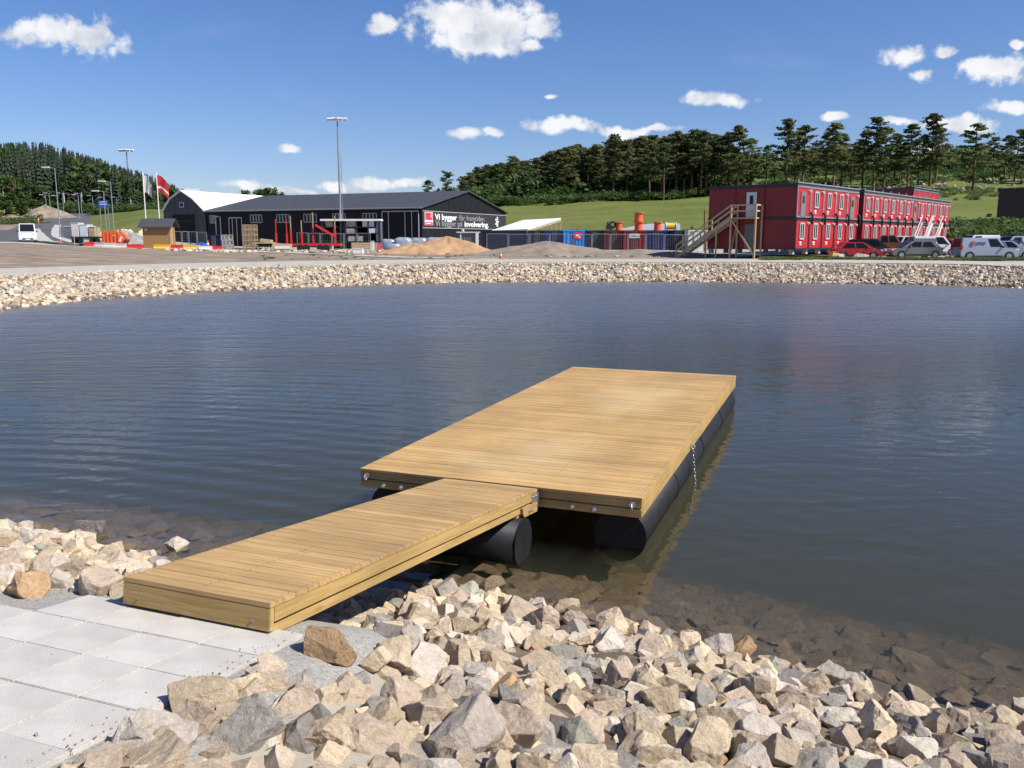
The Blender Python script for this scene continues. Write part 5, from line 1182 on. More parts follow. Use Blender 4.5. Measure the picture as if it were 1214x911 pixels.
# single trees behind the hall roof
for px, Y, top, w in ((291, 205, 225, .8), (307, 200, 221.5, 1.25)):
    x = X(px, Y); tree('broadleaf_tree', BROAD[3 if px < 300 else 0], x, Y, Zp(top, Y) - gz(x, Y), 10, 'small tree top over the white and black roofs, ' + ('the narrow one' if px < 300 else 'the wider one'), 'tree', None, w)
# ---- far woods as masses
def spruce_lo(r, H):
    V, F = [], []; n = 0; tiers = 13; R0 = H * r.uniform(.13, .17); base = .12
    for t in range(tiers):
        f = base + (1 - base) * t / tiers; rad = R0 * (1 - (f - base) / (1 - base)) ** .85 + .12; k = max(5, int(9 - t * .3)); o = r.uniform(0, 6.28)
        for j in range(k):
            a = o + 6.283 * j / k + r.normal(0, .12); L = rad * r.uniform(.7, 1.25); w = rad * .55 + .1; z = H * f; dz = L * .35
            ca, sa = math.cos(a), math.sin(a); V += [(0, 0, z + H * .075), (ca * L * .6 - sa * w * .5, sa * L * .6 + ca * w * .5, z - dz * .3), (ca * L, sa * L, z - dz), (ca * L * .6 + sa * w * .5, sa * L * .6 - ca * w * .5, z - dz * .3)]
            F.append((n, n + 1, n + 2, n + 3)); n += 4
    V += [(-.12, 0, H * .9), (.12, 0, H * .9), (.03, 0, H * 1.02), (-.03, 0, H * 1.02)]; F.append((n, n + 1, n + 2, n + 3))
    return np.array(V, float), np.array(F)
SPL = [spruce_lo(np.random.RandomState(i), 16.0) for i in range(7)]
RND = []
for i in range(5):
    r = np.random.RandomState(50 + i); c = [(r.normal(0, 1.5), r.normal(0, 1.5), r.uniform(4.5, 9.5)) for _ in range(15)]; RND.append(cards(c, 13, (1.5, 1.5, 1.0), (.5, 1.0), r))
FV, FF, FM, fo_ = [], [], [], 0
def mass(tpl, x, y, z, s, mi, wide=1.0):
    global fo_
    V_, F_ = tpl; a = tr.uniform(0, 6.28); c, s_ = math.cos(a), math.sin(a); q = V_ * s; q = np.stack([(q[:, 0] * c - q[:, 1] * s_) * wide, (q[:, 0] * s_ + q[:, 1] * c) * wide, q[:, 2]], 1)
    FV.append(q + (x, y, z)); FF.append(F_ + fo_); FM.extend([mi] * len(F_)); fo_ += len(V_)
LTOP = [(-200, 172), (0, 170), (30, 166), (60, 167), (85, 173), (110, 182), (130, 188), (150, 196), (170, 201), (190, 208), (205, 215), (222, 223), (240, 236), (270, 238)]
kx, ky = [], []
for Y in np.arange(236, 430, 6.2):
    for px in np.arange(-170, 252, 5.6 * 1031.5 / Y): kx.append(X(px + tr.uniform(-6, 6), Y)); ky.append(Y + tr.uniform(-2.5, 2.5))
kx, ky = np.array(kx), np.array(ky); kz = ground(kx, ky)
for x, y, z in zip(kx, ky, kz):
    px = 607 + 1031.5 * x / y
    if y < 262 and px > 60 and px < 118: continue           # the road's cutting
    if y < 246 + 12 * sstep(100, 180, px): continue
    h = tr.uniform(13, 19); lim = Zp(line(LTOP, px) + abs(tr.normal(0, 2.2)), y) - z
    h = min(h, lim)
    if h < 4: continue
    if tr.rand() < .10 and y < 330: mass(RND[tr.randint(5)], x, y, z, h / 11.5, 1)
    else: mass(SPL[tr.randint(7)], x, y, z - .3, h / 16, 0, 1.0 + .3 * (16 - h) / 16)
for Y in np.arange(338, 440, 9.0):          # dark wood behind the open stand
    for px in np.arange(845, 1330, 7.2 * 1031.5 / Y):
        x = X(px + tr.uniform(-5, 5), Y); z = gz(x, Y); top = 178 + 7 * math.sin(px * .043) + 4 * math.sin(px * .13 + 1) + abs(tr.normal(0, 4)) + (12 if 1100 < px < 1128 else 0)
        h = min(Zp(top, Y) - z, 16)
        if h > 3: mass(RND[tr.randint(5)], x, Y, z - h * .22, h / 9.0, 2 if tr.rand() < .75 else 1, 1.25)
for Y in (276, 292, 310, 328, 350, 372):
    for px in np.arange(540, 868, 6.2 * 1031.5 / Y):
        x = X(px + tr.uniform(-8, 8), Y); z = gz(x, Y); h = min(Zp(line(TOP, px) + 12 + abs(tr.normal(0, 5)), Y) - z, (9, 10, 12, 13, 15, 17)[(276, 292, 310, 328, 350, 372).index(Y)] * tr.uniform(.75, 1.1))
        if h > 3: mass(RND[tr.randint(5)], x, Y, z - h * .22, h / 9.0, 2, 1.2)
o = mesh_np('forest', np.concatenate(FV), np.concatenate(FF), [M['spruce'], M['leaf'], M['pine']], FM); tag(o, 'dark spruce wood covering the far hills', kind='stuff')
# trees along the foot of the spruce hill
for i, (px, Y, top, k) in enumerate(((-12, 228, 207, 0), (8, 232, 214, 1), (24, 224, 206, 0), (40, 228, 211, 3), (56, 230, 218, 1), (68, 234, 226, 3), (30, 214, 232, 1), (12, 210, 236, 0), (52, 216, 236, 1), (-20, 212, 226, 0))):
    x = X(px, Y); tree('broadleaf_tree', BROAD[k], x, Y, Zp(top, Y) - gz(x, Y), 10, 'bushy green broadleaf tree at the foot of the spruce hill beside the road', 'tree', 'broadleaf trees by the road', 1.15)
x = X(109, 266); tree('broadleaf_tree', BROAD[2], x, 266, Zp(196, 266) - gz(x, 266), 10, 'tall pale green tree standing out against the dark spruce hill', 'tree', None, .85)
for i, (px, Y, top) in enumerate(((80, 262, 205), (101, 258, 203), (116, 258, 222), (123, 256, 214), (152, 262, 214), (158, 258, 222), (140, 264, 220), (178, 262, 228), (92, 266, 208))):
    x = X(px, Y); tree('birch_tree', BIRCH[i % 2], x, Y, Zp(top, Y) - gz(x, Y), 16, 'slim pale stemmed birch in front of the dark spruce hill', 'birch', 'birches along the spruce hill', .7)
# ---- undergrowth, weeds and field stones
FV, FF, FM, fo_ = [], [], [], 0
BUSH = []
for i in range(5):
    r = np.random.RandomState(80 + i); c = [(r.normal(0, .5), r.normal(0, .5), r.uniform(.25, .95)) for _ in range(12)]; BUSH.append(cards(c, 20, (.4, .4, .28), (.06, .16), r))
def bushes(n, p0, p1, y0, y1, h0, h1, mi):
    px = tr.uniform(p0, p1, n); y = tr.uniform(y0, y1, n); x = (px - 607) / 1031.5 * y; z = ground(x, y)
    for a, b_, c in zip(x, y, z): mass(BUSH[tr.randint(5)], a, b_, c - .1, tr.uniform(h0, h1), mi, 1.5)
bushes(230, 655, 850, 117, 127, .9, 2.0, 0); bushes(360, 1112, 1250, 112, 142, 1.0, 2.3, 0); bushes(170, 548, 850, 238, 256, 1.0, 2.4, 0); bushes(330, 545, 862, 258, 300, 2.5, 5.5, 0); bushes(150, 840, 1214, 250, 330, .8, 2.4, 0)
bushes(40, -20, 50, 196, 212, .7, 1.5, 1); bushes(40, 66, 120, 240, 252, 1.2, 2.4, 0); bushes(60, 115, 205, 226, 236, .9, 1.8, 0); bushes(120, 1040, 1214, 196, 230, .4, 1.0, 1)
o = mesh_np('undergrowth', np.concatenate(FV), np.concatenate(FF), [M['leaf'], M['weeds']], FM); tag(o, 'green bushes and undergrowth along the fields', kind='stuff')
FV, FF, FM, fo_ = [], [], [], 0
gx = tr.uniform(0, 1, 2600)
for f_ in gx:
    px = 905 + f_ * 330; Y = tr.uniform(70.6, 74.2) if tr.rand() < .8 else tr.uniform(70, 75.5); x = X(px, Y)
    if tr.rand() < .35 + .4 * math.sin(px * .06) * math.sin(px * .021): continue
    mass(BUSH[tr.randint(5)], x, Y, 0, tr.uniform(.08, .24), 0, 1.8)
gxy = np.array([v[:, :2].mean(0) for v in FV]); gg = ground(gxy[:, 0], gxy[:, 1])
FV = [v + (0, 0, z) for v, z in zip(FV, gg)]
for n_, p0, p1, y0, y1 in ((60, 575, 850, 80, 90), (40, 300, 560, 70, 86)):
    for _ in range(n_): px = tr.uniform(p0, p1); Y = tr.uniform(y0, y1); x = X(px, Y); mass(BUSH[tr.randint(5)], x, Y, gz(x, Y), tr.uniform(.06, .16), 0, 1.8)
o = mesh_np('weeds', np.concatenate(FV), np.concatenate(FF), [M['weeds']], FM); tag(o, 'weeds and grass growing along the gravel path', kind='stuff')
VX, FX, MI = [], [], []; voff = 0
for i in range(110):
    px = tr.uniform(1045, 1225) if i % 4 else tr.uniform(850, 1214); Y = tr.uniform(225, 262); x = X(px, Y); add_lo(x, Y, gz(x, Y) + .1, tr.uniform(.2, .6), int(tr.choice([2, 3, 9])))
for i in range(60):
    px = tr.uniform(112, 170); Y = tr.uniform(128, 142); x = X(px, Y); add_lo(x, Y, gz(x, Y) + .2, tr.uniform(.3, .9), int(tr.choice([0, 1, 5, 2])))
o = mesh_np('field_stones', np.concatenate(VX), np.concatenate(FX), ROCKM, MI); tag(o, 'scattered boulders on the grassy slopes', kind='stuff')
# ------------------------------------------------------------------ vehicles
def arc(cx, r, n=7): return [(cx + r * math.cos(math.pi * k / n), .30 + r * math.sin(math.pi * k / n)) for k in range(n + 1)]
def vehicle(name, label, cat, px, Y, face, L, W, H, kind, pm, rz=0.0, windows=True, group=None, z=None, plate=True):
    """local x points to the front; face = +1 drives towards the picture's right"""
    x = X(px, Y); z = gz(x, Y) + .02 if z is None else z
    t = empty(name, (x, Y, z), (0 if face > 0 else math.pi) + rz, label, cat, group)
    wr = .31 if kind in ('hatch', 'wagon') else .335; hl = L / 2; fx, rx = hl - .82, -hl + (.70 if kind != 'van' else .78)
    if kind == 'hatch': belt, hood, nose = .62 * H, .60 * H, .42 * H; gh = (-hl + .08, -hl + .80, .42, 1.42)
    elif kind == 'wagon': belt, hood, nose = .60 * H, .58 * H, .42 * H; gh = (-hl + .06, -hl + .50, .40, 1.36)
    elif kind == 'pickup': belt, hood, nose = .60 * H, .60 * H, .44 * H; gh = (-.95, -.72, .62, 1.20)
    elif kind == 'mpv': belt, hood, nose = .56 * H, .56 * H, .42 * H; gh = (-hl + .05, -hl + .28, .62, 1.35)
    else: belt, hood, nose = .54 * H, .54 * H, .40 * H; gh = (-hl + .03, -hl + .16, .70, 1.40)
    ac = gh[3]
    low = [(hl - .05, .26), (hl, .34), (hl - .02, nose), (hl - .14, hood * .88), (ac + .05, hood), (ac - .2, belt), (gh[0] + .02, belt), (-hl + .03, belt * .96), (-hl, .5), (-hl + .05, .28)]
    bot = [(rx - wr - .07, .22)] + arc(rx, wr + .06)[::-1] + [(rx + wr + .07, .22), (fx - wr - .07, .22)] + arc(fx, wr + .06)[::-1] + [(fx + wr + .07, .24)]
    bot[1] = (bot[1][0], .26); poly = bot + low
    q = MB(); q.prism(poly, -W / 2, W / 2); body = q.build('body', pm, t, bevel=.05)
    for p_ in body.data.polygons: p_.use_smooth = False
    tw = W / 2 - .05; rw = W / 2 - (.19 if kind != 'van' else .13)
    a, b_, c, d_ = gh; zb, zt = belt - .03, H
    P = [(a, -tw, zb), (d_, -tw, zb), (d_, tw, zb), (a, tw, zb), (b_, -rw, zt), (c, -rw, zt), (c, rw, zt), (b_, rw, zt)]
    q = MB(); q.add(P, [(3, 2, 1, 0), (4, 5, 6, 7), (0, 1, 5, 4), (1, 2, 6, 5), (2, 3, 7, 6), (3, 0, 4, 7)]); q.build('cab', pm, t, bevel=.05)
    def lerp3(u, v, s): return tuple(u[i] + (v[i] - u[i]) * s for i in range(3))
    def pane(nm, A, B, C, D, off, m=M['glass']):
        q = MB(); o_ = Vector(off); q.add([Vector(p_) + o_ for p_ in (A, B, C, D)] + [Vector(p_) - o_ * .2 for p_ in (A, B, C, D)], [(0, 1, 2, 3), (7, 6, 5, 4), (0, 1, 5, 4), (1, 2, 6, 5), (2, 3, 7, 6), (3, 0, 4, 7)]); return q.build(nm, m, t)
    # windscreen and rear window
    f0, f1, f2, f3 = P[1], P[2], P[6], P[5]
    A, B = lerp3(f0, f3, .08), lerp3(f1, f2, .08); C, D = lerp3(f1, f2, .93), lerp3(f0, f3, .93)
    pane('windscreen', lerp3(A, B, .07), lerp3(A, B, .93), lerp3(D, C, .94), lerp3(D, C, .06), (.012, 0, .010))
    f0, f1, f2, f3 = P[3], P[0], P[4], P[7]; A, B = lerp3(f0, f3, .15), lerp3(f1, f2, .15); C, D = lerp3(f1, f2, .90), lerp3(f0, f3, .90)
    pane('rear_window', lerp3(A, B, .1), lerp3(A, B, .9), lerp3(D, C, .9), lerp3(D, C, .1), (-.012, 0, .008))
    for s in (-1, 1):
        lo0, lo1, hi0, hi1 = (a, s * tw, zb), (d_, s * tw, zb), (b_, s * rw, zt), (c, s * rw, zt)
        def P2d(u, v): return lerp3(lerp3(lo0, lo1, u), lerp3(hi0, hi1, u), v)
        spans = {'hatch': [(.14, .50), (.53, .90)], 'wagon': [(.06, .30), (.33, .60), (.63, .90)], 'pickup': [(.08, .46), (.50, .90)], 'mpv': [(.05, .30), (.33, .62), (.66, .92)], 'van': [(.66, .94)]}[kind]
        for (u0, u1) in spans: pane('side_window', P2d(u0, .14), P2d(u1, .14), P2d(u1 - .02, .88), P2d(u0 + .02, .88), (0, s * .012, .003))
        for wx_ in (fx, rx):
            q = MB(); q.tube((wx_, s * (W / 2 - .20), wr), (wx_, s * (W / 2 + .01), wr), wr, n=20); wo = q.build('wheel', M['tyre'], t)
            q = MB(); q.tube((wx_, s * (W / 2 + .01), wr), (wx_, s * (W / 2 + .018), wr), wr * .66, n=16); q.build('rim', M['rim'], wo)
        q = MB(); q.box((hl - .13, s * (W / 2 - .28), nose + .10), (.26, .40, .15), M=Matrix.Rotation(-.25, 3, 'Y')); q.build('headlight', M['lamp'], t)
        q = MB(); q.box((-hl + .08, s * (W / 2 - .10), belt * .93 if kind not in ('van', 'mpv') else belt * 1.05), (.18, .20, .16 if kind not in ('van', 'mpv') else .42)); q.build('tail_light', M['taillamp'], t)
        q = MB(); q.box((c + .30, s * (W / 2 + .09), belt + .10), (.12, .2, .15)); q.build('wing_mirror', pm if kind != 'van' else M['blacktrim'], t)
        q = MB(); q.box(((fx + rx) / 2, s * (W / 2 + .004), .34), (fx - rx - 2 * wr - .3, .02, .10)); q.build('side_trim', M['blacktrim'], t)
    q = MB(); q.box((hl - .03, 0, .42), (.08, W * .62, .16)); q.build('grille', M['blacktrim'], t)
    q = MB(); q.box((hl + .005, 0, .36), (.02, .5, .11)); q.build('number_plate', M['white'], t)
    q = MB(); q.box((-hl - .005, 0, .62), (.02, .5, .11)); q.build('number_plate', M['white'], t)
    if kind == 'pickup':
        q = MB(); q.box((-hl + .95, 0, belt + .28), (1.7, W - .16, .42)); q.build('bed_cover', pm, t)
    return t
vehicle('hatchback_car', 'small red hatchback parked in the front row by the pale boulders', 'car', 1016, 76.5, 1, 4.05, 1.72, 1.46, 'hatch', M['car_red'], R(-6))
vehicle('estate_car', 'black estate car with roof rails parked behind the red hatchback', 'car', 1034, 80, 1, 4.75, 1.8, 1.66, 'wagon', M['car_black'], R(-22))
vehicle('pickup_truck', 'copper orange pickup parked between the black estate and the red cabins', 'pickup', 1053, 86, 1, 5.0, 1.85, 2.0, 'pickup', M['car_orange'], R(-20))
vehicle('hatchback_car', 'silver grey hatchback facing the red hatchback in the front row', 'car', 1083, 76, -1, 4.55, 1.78, 1.50, 'hatch', M['car_silver'], R(4))
vehicle('minivan', 'silver minivan with dark side windows parked beyond the copper pickup', 'minivan', 1068, 93, -1, 4.4, 1.8, 1.86, 'mpv', M['car_white'], R(-14))
v = vehicle('white_van', 'small white van with a grey cargo side behind the silver hatchback', 'van', 1107, 84.5, 1, 4.5, 1.8, 1.86, 'van', M['car_white'], R(-4))
q = MB(); q.box((-1.1, -.86, 1.12), (2.05, .03, 1.05)); q.build('cargo_panel', M['greybox'], v)
vehicle('hatchback_car', 'bright red car half hidden behind the small white van', 'car', 1119, 88.5, 1, 4.3, 1.76, 1.62, 'hatch', M['car_red'], R(-18))
vehicle('estate_car', 'red car parked farthest back beside the green bushes', 'car', 1131, 95, 1, 4.3, 1.76, 1.5, 'wagon', M['redpaint'], R(12))
vehicle('white_van', 'plain white van in the back row behind the silver lettered van', 'van', 1157, 92, -1, 4.6, 1.85, 1.92, 'van', M['car_white'], R(5))
vehicle('estate_car', 'silver car in the back row with bluish windows', 'car', 1176, 97, -1, 4.5, 1.8, 1.75, 'mpv', M['van_silver'], R(-8))
vehicle('minivan', 'navy blue van in the back row at the edge of the car park', 'van', 1206, 90, -1, 5.4, 1.9, 1.98, 'mpv', M['car_navy'], R(4))
v = vehicle('white_van', 'white van lettered with large navy capitals behind the silver vans', 'van', 1203, 82.5, -1, 4.9, 1.9, 1.95, 'van', M['van_silver'], R(4))
text('\u00d8RAB', v, M['navyletter'], (1.35, .915, 1.18), (R(83), 0, R(180)), 2.2, .55, .02)
q = MB(); q.box((.2, .925, 1.02), (1.3, .02, .06)); q.build('lettering', M['navyletter'], v)
v = vehicle('white_van', 'silver van with dark lettering in the front row by the path', 'van', 1168.5, 73.6, 1, 4.85, 1.84, 1.86, 'van', M['van_silver'], R(-2))
text('yrne', v, M['navyletter'], (-1.15, -.895, 1.32), (R(84), 0, 0), .78, .36, .015)
q = MB(); q.torus((-1.42, -.90, 1.40), (0, 1, 0), .17, .035, 16, 6); q.tube((-1.42, -.89, 1.40), (-1.42, -.905, 1.40), .08, n=12); q.build('emblem', M['pinkplastic'], v)
vehicle('estate_car', 'pale silver car nose on beside the silver lettered van', 'car', 1193, 77.5, 1, 4.5, 1.8, 1.56, 'wagon', M['van_silver'], R(-14))
vehicle('delivery_van', 'white high roofed delivery van driving towards the pond on the road', 'van', 33, 113, 1, 5.6, 2.0, 2.35, 'van', M['car_white'], R(-61))

# ------------------------------------------------------------------ street lamps, masts, flags
def lamp(px, ytop, ybot, Y, label, arm=-1, r=.07, group='street lamps along the road'):
    pb = at(px, ybot, Y); x = pb.x; z = gz(x, Y); h = Zp(ytop, Y) - z
    t = empty('street_lamp', (x, Y, z), 0, label, 'street lamp', group)
    q = MB(); q.tube((0, 0, -.1), (0, 0, 1.2), r * 1.35, r * 1.3, n=8); q.tube((0, 0, 1.2), (0, 0, h - .1), r, r * .65, n=8); q.build('pole', M['galv'], t)
    q = MB(); q.tube((0, 0, h - .12), (arm * .7, 0, h), r * .55, n=6); q.build('arm', M['galv'], t)
    q = MB(); q.box((arm * 1.05, 0, h), (.85, .32, .14)); q.build('lamp_head', M['offwhite'], t)
lamp(72.5, 198.5, 288, 104, 'tall street lamp beside the delivery van, nearest of the road', -1, .065)
lamp(136.5, 215, 288, 106, 'tall street lamp over the orange skip, the taller of the two', -1, .06)
lamp(127.5, 226.5, 287, 112, 'shorter street lamp beside the orange skip', -1, .06)
for i, (px, yt, yb, Y) in enumerate(((56, 231, 257, 215), (60.5, 229, 256, 225), (70, 232, 256, 220), (76, 229, 255, 230), (94, 231, 251, 212), (97, 229.5, 251, 232), (111, 232, 252, 240), (124, 234, 252, 236), (139.5, 234, 252, 236))):
    lamp(px, yt, yb, Y, 'distant street lamp beside the road below the spruce hill', -1, .10, 'distant street lamps below the spruce hill')
def mast(px, ytop, Y, ybase, label, s=1.0):
    x = X(px, Y); z = gz(x, Y) if ybase is None else ybase; h = Zp(ytop, Y) - z; t = empty('floodlight_mast', (x, Y, z), 0, label, 'floodlight mast')
    q = MB(); q.tube((0, 0, 0), (0, 0, h), .15 * s, .085 * s, n=10); q.tube((.28, 0, 0), (.28, 0, h * .72), .035, n=6)
    for k in range(9): q.bar((0, 0, h * .72 * (k + 1) / 9), (.28, 0, h * .72 * (k + 1) / 9), .03, .03)
    q.build('pole', M['steel'], t)
    q = MB(); q.bar((-1.05 * s, 0, h), (1.05 * s, 0, h), .10 * s, .10 * s); q.bar((0, -.8 * s, h), (0, .8 * s, h), .10, .10); q.build('crossbar', M['steel'], t)
    for dx, dy in ((-.95, -.1), (-.45, -.35), (0, -.45), (.45, -.35), (.95, -.1)):
        q = MB(); q.box((dx * s, dy * s, h - .08 * s), (.42 * s, .34 * s, .26 * s), M=Matrix.Rotation(.5, 3, 'X')); q.build('floodlight', M['offwhite'], t)
mast(404.5, 141, 104, None, 'tall floodlight mast standing in front of the long black hall')
mast(157.5, 178, 335, None, 'floodlight mast rising against the spruce hill, left of the flagpoles', 2.4)
for o in list(col.objects):
    if o.get('label', '').startswith('floodlight mast rising'): o['label'] = 'floodlight mast whose lamps rise over the spruce hill beyond the flagpoles'
def flag(px0, ytop, pxb, Y, m, label, fw, fh, stripes=None):
    x = X(pxb, Y); z = gz(x, Y); h = Zp(ytop, Y) - z; t = empty('flagpole', (x, Y, z), 0, label, 'flagpole')
    dx = X(px0, Y) - x
    q = MB(); q.tube((0, 0, 0), (0, 0, h), .075, .045, n=8); q.tube((0, 0, h), (0, 0, h + .1), .09, .03, n=8); q.build('pole', M['white'], t)
    n_ = 9; V, F = [], []
    for i in range(n_):
        u = i / (n_ - 1)
        for j in range(9): v_ = j / 8; V.append((.06 + u * fw * (1 - .12 * v_), .18 * math.sin(u * 6 + v_ * 1.5) * u, h - .15 - v_ * fh * (1 - .25 * u) - u * u * fh * .55))
    for i in range(n_ - 1):
        for j in range(8): F.append((i * 9 + j, (i + 1) * 9 + j, (i + 1) * 9 + j + 1, i * 9 + j + 1))
    q = MB(); q.v = V
    for k, f in enumerate(F): q.f.append(list(f)); q.a.append(0); q.m.append(1 if stripes and (k % 8) in stripes else 0)
    q.build('flag', [m, M['white']] if stripes else m, t)
flag(172, 206, 174.5, 100, M['offwhite'], 'white flagpole with a limp pale flag behind the wooden shed', .85, 2.0)
flag(188.5, 206, 190.5, 99.5, M['redpaint'], 'white flagpole flying a red and white flag behind the wooden shed', 1.25, 2.0, stripes=(5,))

# ------------------------------------------------------------------ things on the yard
def heap(name, px, Y, rx_, ry_, h, m, label, seed, sk=0.0):
    x = X(px, Y); z = gz(x, Y); nn_, mm = 56, 20; V, F = [(0, 0, h)], []; r = np.random.RandomState(seed); ph = r.uniform(0, 6.28, 8)
    for j in range(1, mm + 1):
        f = j / mm
        for i in range(nn_):
            a = 6.283 * i / nn_; k = 1 + .16 * math.sin(3 * a + ph[0]) + .10 * math.sin(5 * a + ph[1]) + .06 * math.sin(9 * a + ph[2])
            hh_ = h * max(0, (1 - f)) ** 1.05 * (1 + .28 * math.sin(2 * a + ph[3]) * f) + .05 * h * math.sin(7 * a + f * 9 + ph[4]) * f * (1 - f) * 4 + r.normal(0, .012 * h)
            V.append((math.cos(a) * rx_ * f * k + sk * hh_, math.sin(a) * ry_ * f * k, hh_ - (.25 if j == mm else 0)))
    for i in range(nn_): F.append((0, 1 + i, 1 + (i + 1) % nn_))
    me_f = [(1 + (j - 1) * nn_ + i, 1 + j * nn_ + i, 1 + j * nn_ + (i + 1) % nn_, 1 + (j - 1) * nn_ + (i + 1) % nn_) for j in range(1, mm) for i in range(nn_)]
    q = MB(); q.add(V, F + me_f); o = q.build(name, m, None, smooth=True); o.location = (x, Y, z); return tag(o, label, 'heap')
heap('sand_heap', 530, 90, 5.0, 3.2, 1.75, M['sand'], 'peaked orange sand heap in front of the slogan banner', 1)
heap('sand_heap', 490, 89, 4.2, 2.6, 1.05, M['sand'], 'low sandy heap running out beside the peaked sand heap', 2)
heap('soil_mound', 648, 86, 7.4, 4.5, 1.35, M['soilheap'], 'broad grey brown soil mound before the navy containers', 3)
heap('soil_mound', 760, 85, 10.0, 3.5, .62, M['soilheap'], 'long low soil bank below the maroon container', 4)
heap('gravel_heap', 150, 118, 4.2, 3.0, 1.9, M['greyheap'], 'grey gravel heap behind the orange skip', 5)
heap('gravel_heap', 226, 97.5, 2.8, 1.4, .55, M['greyheap'], 'low gravel heap between the yellow barriers', 6)
heap('soil_mound', 57, 216, 7.0, 5.0, 3.2, M['soilheap'], 'brown earth mound where the road bends below the trees', 7)
heap('soil_mound', 16, 206, 7.0, 4.0, 1.5, M['soilheap'], 'earth bank at the roadside under the bushy trees', 8)
# orange skip
x = X(120.5, 101); z = gz(x, 101); t = empty('orange_skip', (x, 101, z), 0, 'bright orange skip with one sloping end behind the barriers', 'skip'); w = X(147, 101) - x; h = Zp(274.3, 101) - z
q = MB(); q.prism([(0, .1), (w * .82, .1), (w, h * .45), (w * .66, h), (0, h)], 0, 1.8); q.build('body', M['orange'], t)
q = MB()
for k in range(5): q.box((w * (k + .5) / 6, -.03, h / 2), (.09, .08, h - .25))
q.build('rib', M['orange'], t); q = MB(); q.box((w * .56, -.02, h * .72), (.35, .03, .3)); q.build('yellow_label', M['yellow'], t); q = MB(); q.bar((w * .8, -.05, h * .3), (w * .9, -.05, h * .62), .03, .25); q.build('white_label', M['white'], t)
# barriers
def barrier(px0, px1, Y, m, label, h=.52):
    x0, x1 = X(px0, Y), X(px1, Y); z = gz((x0 + x1) / 2, Y) - .02; o = MB(); w = x1 - x0 - .04
    o.add([(x_, y_, z_) for x_ in (0, w) for y_, z_ in ((-.3, 0), (.3, 0), (.3, .13), (.12, .26), (.10, h), (-.10, h), (-.12, .26), (-.3, .13))], [tuple(range(7, -1, -1)), tuple(range(8, 16))] + [(i, (i + 1) % 8, 8 + (i + 1) % 8, 8 + i) for i in range(8)])
    q = o.build('road_barrier', m, None); q.location = (x0, Y, z); tag(q, label, 'barrier', 'road barriers in front of the yard')
for a_, b2, m_, c_ in ((101, 112, M['redpaint'], 'red road barrier at the road end of the row'), (112, 122, M['crategrey'], 'dusty grey road barrier next to the red one at the road end'), (122, 136, M['concrete'], 'grey road barrier under the street lamps'), (136, 150, M['concrete'], 'grey road barrier between the lamps and the long red one'), (150, 168, M['redpaint'], 'long red road barrier just before the wooden shed'),
                      (182, 202, M['yellow'], 'yellow road barrier at the foot of the wooden shed'), (202, 217, M['redpaint'], 'red road barrier between the two yellow ones'), (217, 236, M['yellow'], 'yellow road barrier on the low gravel heap')):
    barrier(a_, b2, 95.5 + (a_ - 100) * .006, m_, c_)
barrier(236, 251, 95, M['offwhite'], 'white topped road barrier with a dark underside, last of the row', .45)
barrier(251, 262, 97, M['redpaint'], 'red and white road barrier before the dark blue container', .45)
def cone(px, Y, label, h=.9, nm='marker_post'):
    x = X(px, Y); t = empty(nm, (x, Y, gz(x, Y)), 0, label, 'marker post')
    q = MB(); q.tube((0, 0, .06), (0, 0, h), .13, .07, n=10); q.build('post', M['orange'], t); q = MB(); q.tube((0, 0, h * .55), (0, 0, h * .75), .125, .115, n=10); q.build('white_band', M['white'], t); q = MB(); q.box((0, 0, .04), (.5, .5, .08)); q.build('foot', M['blacktrim'], t)
cone(71.5, 104, 'orange and white marker post at the foot of the nearest street lamp', 1.2); cone(47.5, 196, 'orange marker post by the earth mound at the bend', 1.5); cone(246, 97.5, 'orange marker post beside the blue tarpaulin', 1.0); cone(593.5, 74, 'small red marker at the edge of the gravel path', .55)
# low trailer with white boxes
x = X(84, 112); z = gz(x, 112); t = empty('flatbed_trailer', (x, 112, z), 0, 'flatbed trailer loaded with pale boxes beside the road', 'trailer'); w = X(117, 112) - x
q = MB(); q.box((w / 2, 1, .85), (w, 2.2, .22)); q.build('bed', M['blacktrim'], t)
for k in (.15, .3, .78, .92):
    q = MB(); q.tube((w * k, -.1, .42), (w * k, .25, .42), .42, n=16); q.build('wheel', M['tyre'], t)
for i, (a_, w2, h2, m_) in enumerate(((.03, .9, 1.7, M['offwhite']), (.32, 1.0, 1.5, M['palegrey']), (.64, .8, 1.2, M['crate']))):
    x2 = x + w * a_; o = MB(); o.box((w2 / 2, .9, h2 / 2), (w2, 1.6, h2)); o.box((w2 / 2, .9, h2 + .03), (w2 + .08, 1.68, .06)); q = o.build('crate', m_, None, bevel=.01); q.location = (x2, 112, z + .965); tag(q, ('tall white crate at the road end of the trailer', 'pale grey crate in the middle of the trailer', 'brown timber crate at the shed end of the trailer')[i], 'crate')
x = X(77, 140); t = empty('site_container', (x, 140, gz(x, 140)), 0, 'grey site container with a pale roof beyond the trailer', 'container'); q = MB(); q.box((1.6, 2, .95), (3.2, 4, 1.9)); q.build('body', M['greybox'], t); q = MB(); q.box((1.6, 2, 1.96), (3.3, 4.1, .12)); q.build('roof', M['palegrey'], t); q = MB(); q.box((2.2, -.03, .35), (1.6, .08, .6)); q.build('orange_panel', M['yellow'], t)
